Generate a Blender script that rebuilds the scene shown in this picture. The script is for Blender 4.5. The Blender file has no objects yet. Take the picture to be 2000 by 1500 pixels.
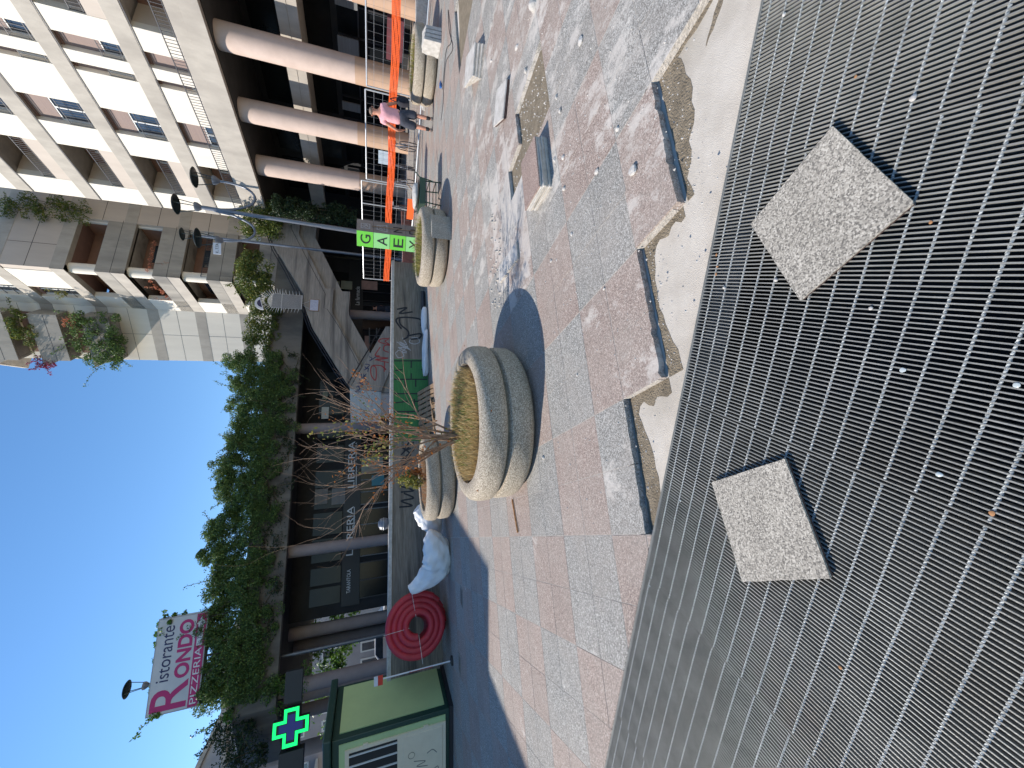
import bpy, bmesh, math, random
import numpy as np
from mathutils import Vector, Matrix
random.seed(7); RNG = np.random.default_rng(11)
C = bpy.context.scene.collection
sc = bpy.context.scene
# ------------------------------------------------------------------ camera
FPX, TH, CH = 745.0, math.radians(19.9), 1.5
cs, sn = math.cos(TH), math.sin(TH)
camd = bpy.data.cameras.new('camera'); cam = bpy.data.objects.new('camera', camd); C.objects.link(cam)
camd.sensor_fit = 'HORIZONTAL'; camd.sensor_width = 36; camd.lens = 36 * FPX / 2000; camd.clip_start = .05; camd.clip_end = 600
Xl = Vector((0, -sn, -cs)); Yl = Vector((1, 0, 0)); Zl = Vector((0, -cs, sn))      # the photographer's phone lay on its side
cam.matrix_world = Matrix(((Xl.x, Yl.x, Zl.x, 0), (Xl.y, Yl.y, Zl.y, 0), (Xl.z, Yl.z, Zl.z, CH), (0, 0, 0, 1)))
sc.camera = cam
# ------------------------------------------------------------------ light
EL = math.radians(38); SH = Vector((-.985, .17)).normalized()
SV = Vector((SH.x * math.cos(EL), SH.y * math.cos(EL), math.sin(EL)))
w = bpy.data.worlds.new('World'); sc.world = w; w.use_nodes = True
nt = w.node_tree; bg = nt.nodes['Background']
sky = nt.nodes.new('ShaderNodeTexSky'); sky.sky_type = 'NISHITA'; sky.sun_disc = False
sky.sun_elevation = EL; sky.sun_rotation = math.atan2(SV.x, SV.y); sky.air_density = 1.0; sky.dust_density = .0; sky.ozone_density = 2.2
hs = nt.nodes.new('ShaderNodeHueSaturation'); hs.inputs['Saturation'].default_value = 1.18; nt.links.new(sky.outputs[0], hs.inputs['Color']); nt.links.new(hs.outputs[0], bg.inputs[0]); bg.inputs[1].default_value = .145
sl = bpy.data.lights.new('sun', 'SUN'); sl.energy = 4.5; sl.angle = math.radians(.55); sl.color = (1, .925, .83)
so = bpy.data.objects.new('sun', sl); C.objects.link(so); so.rotation_euler = SV.to_track_quat('Z', 'Y').to_euler()
sc.view_settings.view_transform = 'Standard'; sc.view_settings.look = 'None'; sc.view_settings.exposure = .56
# ------------------------------------------------------------------ frames of reference
DV = (-.3565, .9343); NV = (.9343, .3565)                       # the estate's own grid: d runs away, n runs right
def NA(n, a, z=0.): return (n * NV[0] + a * DV[0], n * NV[1] + a * DV[1], z)
EV = (math.cos(math.radians(-15)), math.sin(math.radians(-15))); PV = (-EV[1], EV[0])
def EP(e, p, z=0.): return (e * EV[0] + p * PV[0], e * EV[1] + p * PV[1], z)
def XY(x, y, z=0.): return (x, y, z)
def ray(x, y):
    b = (1000 - x) / FPX
    return ((750 - y) / FPX, cs + b * sn, -sn + b * cs)
def G(x, y, z=0.):
    r = ray(x, y); t = (z - CH) / r[2]; return (r[0] * t, r[1] * t)
def AL(x, y, A):
    r = ray(x, y); t = A / (r[0] * DV[0] + r[1] * DV[1]); return (t * (r[0] * NV[0] + r[1] * NV[1]), CH + r[2] * t)
def FC(x, y, N):
    r = ray(x, y); t = N / (r[0] * NV[0] + r[1] * NV[1]); return (t * (r[0] * DV[0] + r[1] * DV[1]), CH + r[2] * t)
# ------------------------------------------------------------------ mesh helpers
class MB:
    def __init__(s, fr=XY): s.v = []; s.f = []; s.m = []; s.fr = fr; s.mi = 0
    def add(s, vs, fs, fr=None):
        fr = fr or s.fr; b = len(s.v); s.v += [fr(*p) for p in vs]; s.f += [tuple(b + i for i in f) for f in fs]; s.m += [s.mi] * len(fs); return s
    def box(s, x0, x1, y0, y1, z0, z1, fr=None):
        vs = [(x0, y0, z0), (x1, y0, z0), (x1, y1, z0), (x0, y1, z0), (x0, y0, z1), (x1, y0, z1), (x1, y1, z1), (x0, y1, z1)]
        return s.add(vs, [(0, 3, 2, 1), (4, 5, 6, 7), (0, 1, 5, 4), (1, 2, 6, 5), (2, 3, 7, 6), (3, 0, 4, 7)], fr)
    def prism(s, poly, lo, hi, axis='z', fr=None):
        # poly 2-D; axis: which coordinate is extruded
        def mk(p, h): return (p[0], p[1], h) if axis == 'z' else ((p[0], h, p[1]) if axis == 'y' else (h, p[0], p[1]))
        k = len(poly); vs = [mk(p, lo) for p in poly] + [mk(p, hi) for p in poly]
        fs = [tuple(range(k))[::-1], tuple(range(k, 2 * k))] + [(i, (i + 1) % k, k + (i + 1) % k, k + i) for i in range(k)]
        return s.add(vs, fs, fr)
    def tube(s, pts, r, k=8, cap=True, fr=None):
        fr = fr or s.fr; P = [Vector(fr(*p)) for p in pts]; n = len(P); rs = r if isinstance(r, (list, tuple)) else [r] * n
        vs = []; up = None
        for i in range(n):
            t = (P[min(i + 1, n - 1)] - P[max(i - 1, 0)])
            if t.length < 1e-9: t = Vector((0, 0, 1))
            t.normalize()
            if up is None: up = Vector((0, 0, 1)) if abs(t.z) < .9 else Vector((1, 0, 0))
            a = t.cross(up)
            if a.length < 1e-6: a = t.cross(Vector((1, 0, 0)))
            a.normalize(); b = a.cross(t); up = b
            for j in range(k):
                q = 2 * math.pi * j / k; vs.append(tuple(P[i] + (a * math.cos(q) + b * math.sin(q)) * rs[i]))
        fs = [(i * k + j, i * k + (j + 1) % k, (i + 1) * k + (j + 1) % k, (i + 1) * k + j) for i in range(n - 1) for j in range(k)]
        if cap: fs += [tuple(range(k))[::-1], tuple((n - 1) * k + j for j in range(k))]
        return s.add(vs, fs, XY)
    def lathe(s, prof, c=(0, 0, 0), k=48, close=False, sx=1, sy=1):
        n = len(prof); vs = [(c[0] + r * math.cos(2 * math.pi * j / k) * sx, c[1] + r * math.sin(2 * math.pi * j / k) * sy, c[2] + z) for r, z in prof for j in range(k)]
        m = n if close else n - 1
        fs = [(i * k + j, i * k + (j + 1) % k, ((i + 1) % n) * k + (j + 1) % k, ((i + 1) % n) * k + j) for i in range(m) for j in range(k)]
        if not close: fs += [tuple(range(k))[::-1], tuple((n - 1) * k + j for j in range(k))]
        return s.add(vs, fs)
    def build(s, name, mats, parent=None, smooth=False, bevel=0, normals=True, sub=0):
        me = bpy.data.meshes.new(name)
        o3 = Vector(parent['_o']) if parent is not None else Vector((0, 0, 0))
        me.from_pydata([(p[0] - o3.x, p[1] - o3.y, p[2] - o3.z) for p in s.v], [], s.f)
        if not isinstance(mats, (list, tuple)): mats = [mats]
        for m in mats: me.materials.append(m)
        if len(mats) > 1: me.polygons.foreach_set('material_index', s.m)
        if normals:
            bm = bmesh.new(); bm.from_mesh(me); bmesh.ops.recalc_face_normals(bm, faces=bm.faces); bm.to_mesh(me); bm.free()
        me.validate()
        o = bpy.data.objects.new(name, me); C.objects.link(o)
        if smooth:
            me.polygons.foreach_set('use_smooth', [True] * len(me.polygons)); me.set_sharp_from_angle(angle=math.radians(38))
        if bevel:
            b = o.modifiers.new('b', 'BEVEL'); b.width = bevel; b.segments = 2; b.limit_method = 'ANGLE'
        if sub:
            b = o.modifiers.new('s', 'SUBSURF'); b.levels = sub; b.render_levels = sub
        if parent is not None: o.parent = parent if '_own' not in parent else parent; o['_o'] = list(o3)
        else: o['_o'] = [0, 0, 0]
        return o
def thing(name, label, cat, loc=(0, 0, 0), group=None):
    o = bpy.data.objects.new(name, None); C.objects.link(o); o.location = loc; o.empty_display_size = .2
    o['label'] = label; o['category'] = cat; o['_o'] = list(loc)
    if group: o['group'] = group
    return o
def tag(o, label, cat, group=None, kind=None):
    o['label'] = label; o['category'] = cat
    if group: o['group'] = group
    if kind: o['kind'] = kind
    return o
def struct(o): o['kind'] = 'structure'; return o
def dup(root, loc, label, rz=0.):
    r = root.copy(); C.objects.link(r); r.location = loc; r.rotation_euler = (0, 0, rz); r['label'] = label; r['_o'] = list(loc)
    for ch in list(root.children):
        c = ch.copy(); C.objects.link(c); c.parent = r
        for g in list(ch.children):
            q = g.copy(); C.objects.link(q); q.parent = c
    return r
# ------------------------------------------------------------------ materials
def nodes(name):
    m = bpy.data.materials.new(name); m.use_nodes = True; t = m.node_tree; return m, t, t.nodes['Principled BSDF']
def pm(name, c1, c2=None, scale=4, rough=.8, bump=0., bscale=None, stretch=(1, 1, 1), metal=0., lo=.35, hi=.65, detail=6, spec=.5, c3=None, s3=None, leaf=False, emit=0):
    m, t, p = nodes(name); L = t.links.new
    p.inputs['Roughness'].default_value = rough; p.inputs['Metallic'].default_value = metal; p.inputs['Specular IOR Level'].default_value = spec
    c2 = c2 or tuple(min(1, x * .78) for x in c1)
    tc = t.nodes.new('ShaderNodeTexCoord'); mp = t.nodes.new('ShaderNodeMapping'); mp.inputs['Scale'].default_value = stretch; L(tc.outputs['Object'], mp.inputs[0])
    if leaf:
        ge = t.nodes.new('ShaderNodeNewGeometry'); cr = t.nodes.new('ShaderNodeValToRGB'); L(ge.outputs['Random Per Island'], cr.inputs[0])
        cr.color_ramp.elements[0].color = (*c1, 1); cr.color_ramp.elements[1].color = (*c2, 1)
        if c3: e = cr.color_ramp.elements.new(.8); e.color = (*c3, 1)
        L(cr.outputs[0], p.inputs['Base Color'])
        tr = t.nodes.new('ShaderNodeBsdfTranslucent'); L(cr.outputs[0], tr.inputs[0]); mx = t.nodes.new('ShaderNodeMixShader'); mx.inputs[0].default_value = .3
        L(p.outputs[0], mx.inputs[1]); L(tr.outputs[0], mx.inputs[2]); L(mx.outputs[0], t.nodes['Material Output'].inputs[0]); return m
    no = t.nodes.new('ShaderNodeTexNoise'); no.inputs['Scale'].default_value = scale; no.inputs['Detail'].default_value = detail; no.inputs['Roughness'].default_value = .62; L(mp.outputs[0], no.inputs[0])
    cr = t.nodes.new('ShaderNodeValToRGB'); cr.color_ramp.elements[0].position = lo; cr.color_ramp.elements[1].position = hi
    cr.color_ramp.elements[0].color = (*c2, 1); cr.color_ramp.elements[1].color = (*c1, 1); L(no.outputs[0], cr.inputs[0]); out = cr.outputs[0]
    if c3:
        n3 = t.nodes.new('ShaderNodeTexNoise'); n3.inputs['Scale'].default_value = s3 or scale * .25; n3.inputs['Detail'].default_value = 5; L(mp.outputs[0], n3.inputs[0])
        r3 = t.nodes.new('ShaderNodeMapRange'); r3.inputs[1].default_value = .52; r3.inputs[2].default_value = .7; L(n3.outputs[0], r3.inputs[0])
        mx = t.nodes.new('ShaderNodeMixRGB'); L(r3.outputs[0], mx.inputs[0]); L(out, mx.inputs[1]); mx.inputs[2].default_value = (*c3, 1); out = mx.outputs[0]
    L(out, p.inputs['Base Color'])
    if emit: L(out, p.inputs['Emission Color']); p.inputs['Emission Strength'].default_value = emit
    if bump:
        nb = t.nodes.new('ShaderNodeTexNoise'); nb.inputs['Scale'].default_value = bscale or scale * 3; nb.inputs['Detail'].default_value = 5; L(mp.outputs[0], nb.inputs[0])
        bp = t.nodes.new('ShaderNodeBump'); bp.inputs['Strength'].default_value = bump; bp.inputs['Distance'].default_value = .02; L(nb.outputs[0], bp.inputs['Height']); L(bp.outputs[0], p.inputs['Normal'])
    return m
def speckle(name, base, dark, light, scale=150, rough=.75, stain=(.62, .58, .53), patch=False, bump=.25, damt=.45, lamt=.3, big=1.5):
    m, t, p = nodes(name); L = t.links.new; p.inputs['Roughness'].default_value = rough; p.inputs['Specular IOR Level'].default_value = .35
    tc = t.nodes.new('ShaderNodeTexCoord')
    def voro(sc_, rnd=1):
        v = t.nodes.new('ShaderNodeTexVoronoi'); v.inputs['Scale'].default_value = sc_; L(tc.outputs['Object'], v.inputs[0]); s = t.nodes.new('ShaderNodeSeparateColor'); L(v.outputs['Color'], s.inputs[0]); return v, s
    v, s = voro(scale)
    cr = t.nodes.new('ShaderNodeValToRGB'); cr.color_ramp.interpolation = 'LINEAR'; e = cr.color_ramp.elements
    e[0].position = 0; e[0].color = (*dark, 1); e[1].position = 1; e[1].color = (*light, 1)
    a = e.new(damt * .55); a.color = tuple(.6 * d_ + .4 * b_ for d_, b_ in zip(dark, base)) + (1,)
    a = e.new(damt); a.color = (*base, 1); a = e.new(1 - lamt); a.color = (*base, 1)
    L(s.outputs[0], cr.inputs[0]); out = cr.outputs[0]
    n = t.nodes.new('ShaderNodeTexNoise'); n.inputs['Scale'].default_value = big; n.inputs['Detail'].default_value = 6; L(tc.outputs['Object'], n.inputs[0])
    mr = t.nodes.new('ShaderNodeMapRange'); mr.inputs[3].default_value = .78; mr.inputs[4].default_value = 1.18; L(n.outputs[0], mr.inputs[0])
    vm = t.nodes.new('ShaderNodeVectorMath'); vm.operation = 'SCALE'; L(out, vm.inputs[0]); L(mr.outputs[0], vm.inputs['Scale']); out = vm.outputs[0]
    if patch:
        at = t.nodes.new('ShaderNodeAttribute'); at.attribute_name = 'tone'
        v2 = t.nodes.new('ShaderNodeVectorMath'); v2.operation = 'SCALE'; L(out, v2.inputs[0]); L(at.outputs['Fac'], v2.inputs['Scale']); out = v2.outputs[0]
        ad = t.nodes.new('ShaderNodeAttribute'); ad.attribute_name = 'dirt'
        mp = t.nodes.new('ShaderNodeMapping'); mp.inputs['Rotation'].default_value = (0, 0, .5); mp.inputs['Scale'].default_value = (1.1, .75, 1); L(tc.outputs['Object'], mp.inputs[0])
        n2 = t.nodes.new('ShaderNodeTexNoise'); n2.inputs['Scale'].default_value = 3.0; n2.inputs['Detail'].default_value = 12; n2.inputs['Roughness'].default_value = .78; L(mp.outputs[0], n2.inputs[0])
        su = t.nodes.new('ShaderNodeMath'); su.operation = 'ADD'; L(n2.outputs[0], su.inputs[0]); L(ad.outputs['Fac'], su.inputs[1])
        mr2 = t.nodes.new('ShaderNodeMapRange'); mr2.inputs[1].default_value = .60; mr2.inputs[2].default_value = .68; mr2.inputs[4].default_value = .74; L(su.outputs[0], mr2.inputs[0])
        mx = t.nodes.new('ShaderNodeMixRGB'); L(mr2.outputs[0], mx.inputs[0]); L(out, mx.inputs[1]); mx.inputs[2].default_value = (*stain, 1); out = mx.outputs[0]
        # dull footworn grime
        n3 = t.nodes.new('ShaderNodeTexNoise'); n3.inputs['Scale'].default_value = 9; n3.inputs['Detail'].default_value = 8; L(tc.outputs['Object'], n3.inputs[0])
        m3 = t.nodes.new('ShaderNodeMapRange'); m3.inputs[1].default_value = .62; m3.inputs[2].default_value = .8; m3.inputs[4].default_value = .45; L(n3.outputs[0], m3.inputs[0])
        n4 = t.nodes.new('ShaderNodeTexNoise'); n4.inputs['Scale'].default_value = 1.4; n4.inputs['Detail'].default_value = 10; n4.inputs['Roughness'].default_value = .7; L(tc.outputs['Object'], n4.inputs[0])
        m4 = t.nodes.new('ShaderNodeMapRange'); m4.inputs[1].default_value = .35; m4.inputs[2].default_value = .68; m4.inputs[3].default_value = .08; m4.inputs[4].default_value = .6; L(n4.outputs[0], m4.inputs[0])
        mx4 = t.nodes.new('ShaderNodeMixRGB'); L(m4.outputs[0], mx4.inputs[0]); L(out, mx4.inputs[1]); mx4.inputs[2].default_value = (.325, .29, .255, 1); out = mx4.outputs[0]
        mx3 = t.nodes.new('ShaderNodeMixRGB'); L(m3.outputs[0], mx3.inputs[0]); L(out, mx3.inputs[1]); mx3.inputs[2].default_value = (.2, .185, .17, 1); out = mx3.outputs[0]
    L(out, p.inputs['Base Color'])
    if bump:
        bp = t.nodes.new('ShaderNodeBump'); bp.inputs['Strength'].default_value = bump; bp.inputs['Distance'].default_value = .006; L(s.outputs[1], bp.inputs['Height']); L(bp.outputs[0], p.inputs['Normal'])
    return m
def flat(name, c, rough=.6, metal=0., spec=.5, emit=0, trans=0):
    m, t, p = nodes(name); p.inputs['Base Color'].default_value = (*c, 1); p.inputs['Roughness'].default_value = rough; p.inputs['Metallic'].default_value = metal; p.inputs['Specular IOR Level'].default_value = spec
    if emit: p.inputs['Emission Color'].default_value = (*c, 1); p.inputs['Emission Strength'].default_value = emit
    if trans: p.inputs['Transmission Weight'].default_value = trans
    return m
M = {}
M['pink'] = speckle('pink_granite', (.305, .232, .20), (.12, .085, .07), (.57, .49, .43), 170, patch=True)
M['grey'] = speckle('grey_granite', (.275, .275, .26), (.07, .07, .066), (.60, .59, .55), 170, patch=True, damt=.5)
M['mortar'] = pm('tile_mortar', (.50, .46, .41), (.34, .31, .27), 30, .95, .6, 90)
M['screed'] = pm('screed', (.56, .515, .45), (.46, .415, .355), 5, .95, .4, 240, c3=(.33, .295, .24), s3=1.0, detail=10)
M['ledge'] = speckle('rubble_ledge', (.22, .21, .195), (.06, .055, .05), (.6, .58, .55), 60, bump=1.)
M['steel'] = pm('galvanised_steel', (.29, .287, .262), (.20, .20, .182), 9, .55, .15, 200, metal=.15, c3=(.19, .182, .16), s3=2.2)
M['rod'] = pm('zinc_rod', (.46, .48, .47), (.28, .30, .30), 60, .5, .3, 300, metal=.2)
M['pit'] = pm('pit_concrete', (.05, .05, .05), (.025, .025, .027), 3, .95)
M['slab'] = speckle('speckled_slab', (.36, .33, .28), (.13, .12, .105), (.55, .51, .44), 210, damt=.5, big=6)
M['slabdark'] = pm('slab_underside', (.10, .06, .05), (.05, .03, .028), 20, .9)
M['plconc'] = speckle('washed_concrete', (.43, .37, .29), (.19, .16, .12), (.64, .57, .46), 150, rough=.95, bump=1.0, damt=.55, lamt=.35, big=3)
M['plgroove'] = pm('smooth_concrete', (.26, .23, .19), (.18, .16, .13), 6, .9, .2)
M['soil'] = pm('dry_soil', (.2, .12, .06), (.1, .06, .03), 25, 1., 1., 60)
M['wallc'] = pm('board_concrete', (.27, .235, .195), (.15, .13, .105), 5, .95, .6, 22, stretch=(.5, .5, 9), c3=(.07, .062, .055), s3=.5)
M['stairc'] = pm('stair_concrete', (.36, .325, .28), (.25, .225, .195), 4, .95, .5, 16, stretch=(.5, .5, 8), c3=(.12, .11, .10), s3=.4)
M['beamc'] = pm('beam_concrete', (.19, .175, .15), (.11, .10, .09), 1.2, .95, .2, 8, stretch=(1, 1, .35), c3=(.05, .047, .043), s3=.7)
M['band'] = pm('band_concrete', (.44, .40, .345), (.36, .325, .28), 3, .9, .15, 30, stretch=(1, 1, .4), c3=(.30, .27, .235), s3=.6)
M['cream'] = pm('cream_render', (.72, .665, .575), (.67, .615, .53), 2.5, .92, .08, 60, stretch=(1, 1, .15))
M['beige'] = pm('beige_panel', (.52, .45, .385), (.47, .405, .345), 2, .9, .05, stretch=(1, 1, .2))
M['balc'] = pm('weathered_balcony', (.37, .34, .295), (.27, .25, .22), 2.2, .95, .3, 12, stretch=(1, 1, .3), c3=(.17, .16, .145), s3=1.1)
M['col'] = pm('pink_plaster', (.56, .44, .375), (.50, .39, .33), 2.5, .85, .1, 40)
M['collow'] = pm('tan_plaster', (.46, .31, .215), (.42, .28, .19), 2.5, .8)
M['shut'] = pm('brown_shutter', (.27, .20, .175), (.235, .17, .15), 3, .8, .3, 5, stretch=(.1, .1, 12))
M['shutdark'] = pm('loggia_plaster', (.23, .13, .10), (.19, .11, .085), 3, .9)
M['glass'] = pm('window_glass', (.045, .06, .08), (.02, .028, .04), 1.2, .06, spec=.9)
M['dglass'] = pm('dark_shop_glass', (.010, .012, .014), (.006, .007, .009), .8, .18, spec=.25)
M['frame'] = flat('white_frame', (.62, .62, .60), .5)
M['rail'] = flat('dark_iron', (.03, .03, .035), .45, .3)
M['black'] = flat('black_cladding', (.012, .014, .016), .5)
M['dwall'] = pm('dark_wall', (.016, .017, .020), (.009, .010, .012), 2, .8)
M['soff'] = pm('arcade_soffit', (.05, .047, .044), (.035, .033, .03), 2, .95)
M['ivy'] = pm('ivy_leaf', (.05, .10, .03), (.23, .32, .08), leaf=True, c3=(.12, .20, .05), rough=.6)
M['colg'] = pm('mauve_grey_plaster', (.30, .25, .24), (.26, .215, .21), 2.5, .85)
M['ivyd'] = pm('dark_creeper', (.012, .03, .01), (.05, .085, .025), leaf=True, c3=(.03, .06, .02), rough=.55)
M['ivyl'] = pm('light_vine', (.06, .14, .02), (.18, .28, .05), leaf=True, c3=(.10, .22, .03), rough=.5)
M['bushy'] = pm('yellowed_bush', (.05, .09, .015), (.30, .26, .05), leaf=True, c3=(.13, .17, .03), rough=.5)
M['magenta'] = pm('magenta_leaf', (.15, .015, .05), (.35, .05, .13), leaf=True)
M['rust'] = pm('withered_leaf', (.32, .10, .02), (.48, .24, .07), leaf=True, c3=(.40, .15, .04), rough=.8)
M['yg'] = pm('fading_leaf', (.12, .16, .03), (.35, .30, .07), leaf=True, rough=.7)
M['flower'] = pm('coral_flower', (.45, .10, .05), (.60, .30, .18), leaf=True)
M['straw'] = pm('dry_grass', (.42, .29, .12), (.66, .52, .28), leaf=True, c3=(.50, .37, .17), rough=.9)
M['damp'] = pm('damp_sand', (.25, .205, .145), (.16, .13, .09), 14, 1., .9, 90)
M['bark'] = pm('grey_bark', (.36, .24, .165), (.18, .11, .07), 20, .9, .4)
M['stem'] = pm('vine_stem', (.12, .09, .05), (.06, .05, .03), 20, .9)
M['red'] = pm('red_plastic_pipe', (.42, .022, .038), (.33, .018, .03), 8, .55, .3, 40)
M['sack'] = pm('white_sack', (.78, .77, .76), (.66, .66, .67), 3, .7, .7, 8)
M['wood'] = pm('pallet_wood', (.38, .25, .15), (.22, .14, .08), 4, .9, .4, 20, stretch=(1, 6, 6))
M['gdark'] = flat('dark_green_paint', (.012, .045, .035), .4)
M['gpale'] = pm('pale_green_paint', (.42, .55, .27), (.38, .50, .25), 2, .45)
M['hatch'] = pm('ivory_hatch', (.72, .63, .47), (.66, .57, .42), 3, .5)
M['green'] = pm('green_wall_paint', (.045, .20, .06), (.03, .14, .045), 5, .8, .6, 22, stretch=(.5, .5, 9))
M['inkb'] = flat('black_spray', (.012, .014, .02), .7)
M['inkw'] = flat('white_spray', (.36, .36, .37), .7)
M['inkr'] = flat('red_spray', (.36, .04, .04), .7)
M['inkn'] = flat('navy_spray', (.03, .04, .10), .7)
M['orange'] = flat('orange_net', (.9, .13, .015), .6)
M['zinc'] = flat('fence_zinc', (.50, .52, .54), .4, .5)
M['lamp'] = pm('grey_lamp_paint', (.14, .155, .19), (.11, .125, .15), 8, .35, metal=.3)
M['lampd'] = flat('dark_lamp_metal', (.018, .032, .034), .3, .3)
M['white'] = flat('white_paint', (.62, .63, .66), .5)
M['wtext'] = flat('white_lettering', (.62, .64, .66), .5)
M['mag'] = flat('magenta_print', (.42, .015, .13), .5)
M['navy'] = flat('navy_print', (.02, .02, .08), .5)
M['led'] = flat('green_led', (.004, .75, .13), .5, emit=1.3)
M['ledb'] = flat('blue_led_panel', (.008, .014, .12), .4, emit=.35)
M['card'] = pm('grey_cardboard', (.25, .22, .20), (.2, .175, .16), 4, .85)
M['lime'] = flat('lime_panel', (.16, .62, .06), .5)
M['mint'] = flat('mint_panel', (.28, .66, .24), .5)
M['skin'] = pm('tanned_skin', (.50, .24, .16), (.42, .19, .13), 12, .6)
M['shirt'] = pm('pink_cotton', (.74, .38, .41), (.62, .31, .34), 9, .9, .5, 14)
M['shorts'] = pm('dark_grey_cloth', (.05, .055, .075), (.035, .04, .055), 9, .95, .5, 14)
M['sock'] = flat('black_sock', (.02, .02, .022), .9)
M['shoe'] = pm('grey_shoe', (.18, .15, .14), (.1, .09, .08), 20, .8)
M['hair'] = pm('cropped_grey_hair', (.24, .18, .14), (.15, .11, .09), 60, .95)
M['wine'] = pm('wine_red_panel', (.13, .03, .04), (.09, .02, .03), 3, .5)
M['dcloth'] = flat('dark_cloth', (.02, .02, .03), .9)
M['poster'] = pm('shop_poster', (.30, .31, .24), (.2, .22, .18), 2, .6)
M['poster2'] = pm('pink_poster', (.45, .25, .20), (.3, .18, .15), 3, .6)
M['teal'] = flat('teal_board', (.05, .20, .24), .6)
M['shutg'] = pm('grey_roller', (.17, .175, .18), (.13, .135, .14), 2, .6, .4, 6, stretch=(.1, .1, 14))
M['pale'] = pm('pale_stone', (.52, .50, .47), (.38, .36, .33), 12, .95, .5, 50)
M['asph'] = pm('grey_ground', (.16, .155, .15), (.12, .115, .11), 2, .95)
M['blue'] = flat('blue_plastic', (.03, .12, .35), .4)
M['farpink'] = pm('far_pink_render', (.30, .13, .12), (.26, .11, .10), .6, .9)
M['fargrey'] = pm('far_grey_render', (.34, .33, .34), (.28, .27, .28), .5, .9)
M['brick'] = pm('red_brick', (.28, .12, .09), (.18, .08, .07), 9, .9)
M['bgreen'] = flat('bottle_green_metal', (.03, .07, .05), .4, .3)
# ------------------------------------------------------------------ small geometry tools
def clip(poly, f):
    out = []
    for i in range(len(poly)):
        a, b = poly[i], poly[(i + 1) % len(poly)]; fa, fb = f(a), f(b)
        if fa >= 0: out.append(a)
        if (fa >= 0) != (fb >= 0):
            t = fa / (fa - fb); out.append((a[0] + (b[0] - a[0]) * t, a[1] + (b[1] - a[1]) * t))
    return out
def inpoly(p, poly):
    c = False
    for i in range(len(poly)):
        a, b = poly[i], poly[i - 1]
        if (a[1] > p[1]) != (b[1] > p[1]) and p[0] < (b[0] - a[0]) * (p[1] - a[1]) / (b[1] - a[1]) + a[0]: c = not c
    return c
def text(body, size, fr, u0, v0, mat, parent, name='lettering', depth=.006, sx=1., align='LEFT', bold=0., italic=False):
    # fr(u, v, w) -> world point on the sign's face; u right, v up, w out towards the reader
    cu = bpy.data.curves.new('t', 'FONT'); cu.body = body; cu.size = size; cu.align_x = align; cu.offset = bold; cu.resolution_u = 4
    if italic: cu.shear = .25
    o = bpy.data.objects.new('t', cu); C.objects.link(o); bpy.context.view_layer.update()
    me = o.to_mesh(); vs = [(u0 + v.co.x * sx, v0 + v.co.y) for v in me.vertices]; fs = [tuple(p.vertices) for p in me.polygons]
    mb = MB(); k = len(vs)
    mb.v = [fr(u, v, 0) for u, v in vs] + [fr(u, v, depth) for u, v in vs]
    mb.f = [tuple(i + k for i in f) for f in fs]
    ec = {}
    for f in fs:
        for i in range(len(f)):
            e = (f[i], f[(i + 1) % len(f)]); ec[tuple(sorted(e))] = ec.get(tuple(sorted(e)), []) + [e]
    for e in ec.values():
        if len(e) == 1: a, b = e[0]; mb.f.append((a, b, b + k, a + k))
    mb.m = [0] * len(mb.f); o.to_mesh_clear(); bpy.data.objects.remove(o); bpy.data.curves.remove(cu)
    return mb.build(name, mat, parent)
def strokes(lines, fr, wd, mat, parent, name='graffiti', depth=.004):
    mb = MB()
    for L in lines:
        for i in range(len(L) - 1):
            a, b = Vector(L[i]), Vector(L[i + 1]); t = (b - a)
            if t.length < 1e-5: continue
            t = t.normalized() * wd * .4; q = Vector((-t.y, t.x)).normalized() * wd * .5
            P = [a - t - q, b + t - q, b + t + q, a - t + q]
            mb.add([(p.x, p.y, .0) for p in P] + [(p.x, p.y, depth + (i % 5) * .0004) for p in P], [(4, 5, 6, 7), (0, 1, 5, 4), (1, 2, 6, 5), (2, 3, 7, 6), (3, 0, 4, 7)], fr)
    return mb.build(name, mat, parent, normals=False)
def curve(pts, k=6):
    out = []; n = len(pts)
    for i in range(n - 1):
        p0, p1, p2, p3 = pts[max(i - 1, 0)], pts[i], pts[i + 1], pts[min(i + 2, n - 1)]
        for j in range(k):
            t = j / k; out.append(tuple(.5 * ((2 * p1[c]) + (-p0[c] + p2[c]) * t + (2 * p0[c] - 5 * p1[c] + 4 * p2[c] - p3[c]) * t * t + (-p0[c] + 3 * p1[c] - 3 * p2[c] + p3[c]) * t ** 3) for c in range(len(p1))))
    out.append(tuple(pts[-1])); return out
def leaves(name, cen, size, mat, parent=None, droop=.3, aspect=.55, squash=1.):
    cen = np.asarray(cen, float); n = len(cen)
    o3 = np.array(parent['_o'] if parent is not None else (0, 0, 0), float)
    d1 = RNG.normal(size=(n, 3)); d1[:, 2] = d1[:, 2] * squash - droop; d1 /= np.linalg.norm(d1, axis=1)[:, None]
    d2 = np.cross(d1, RNG.normal(size=(n, 3))); d2 /= np.linalg.norm(d2, axis=1)[:, None]
    s = (size * RNG.uniform(.6, 1.35, n))[:, None]
    a = d1 * s * .5; b = d2 * s * .5 * aspect
    v = np.stack([cen - a, cen + b * 1.0, cen + a, cen - b * 1.0], 1).reshape(-1, 3) - o3
    me = bpy.data.meshes.new(name); me.vertices.add(4 * n); me.vertices.foreach_set('co', v.ravel())
    me.loops.add(4 * n); me.loops.foreach_set('vertex_index', np.arange(4 * n)); me.polygons.add(n)
    me.polygons.foreach_set('loop_start', np.arange(0, 4 * n, 4)); me.update(calc_edges=True); me.validate(); me.materials.append(mat)
    o = bpy.data.objects.new(name, me); C.objects.link(o); o['_o'] = list(o3)
    if parent is not None: o.parent = parent
    return o
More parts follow.
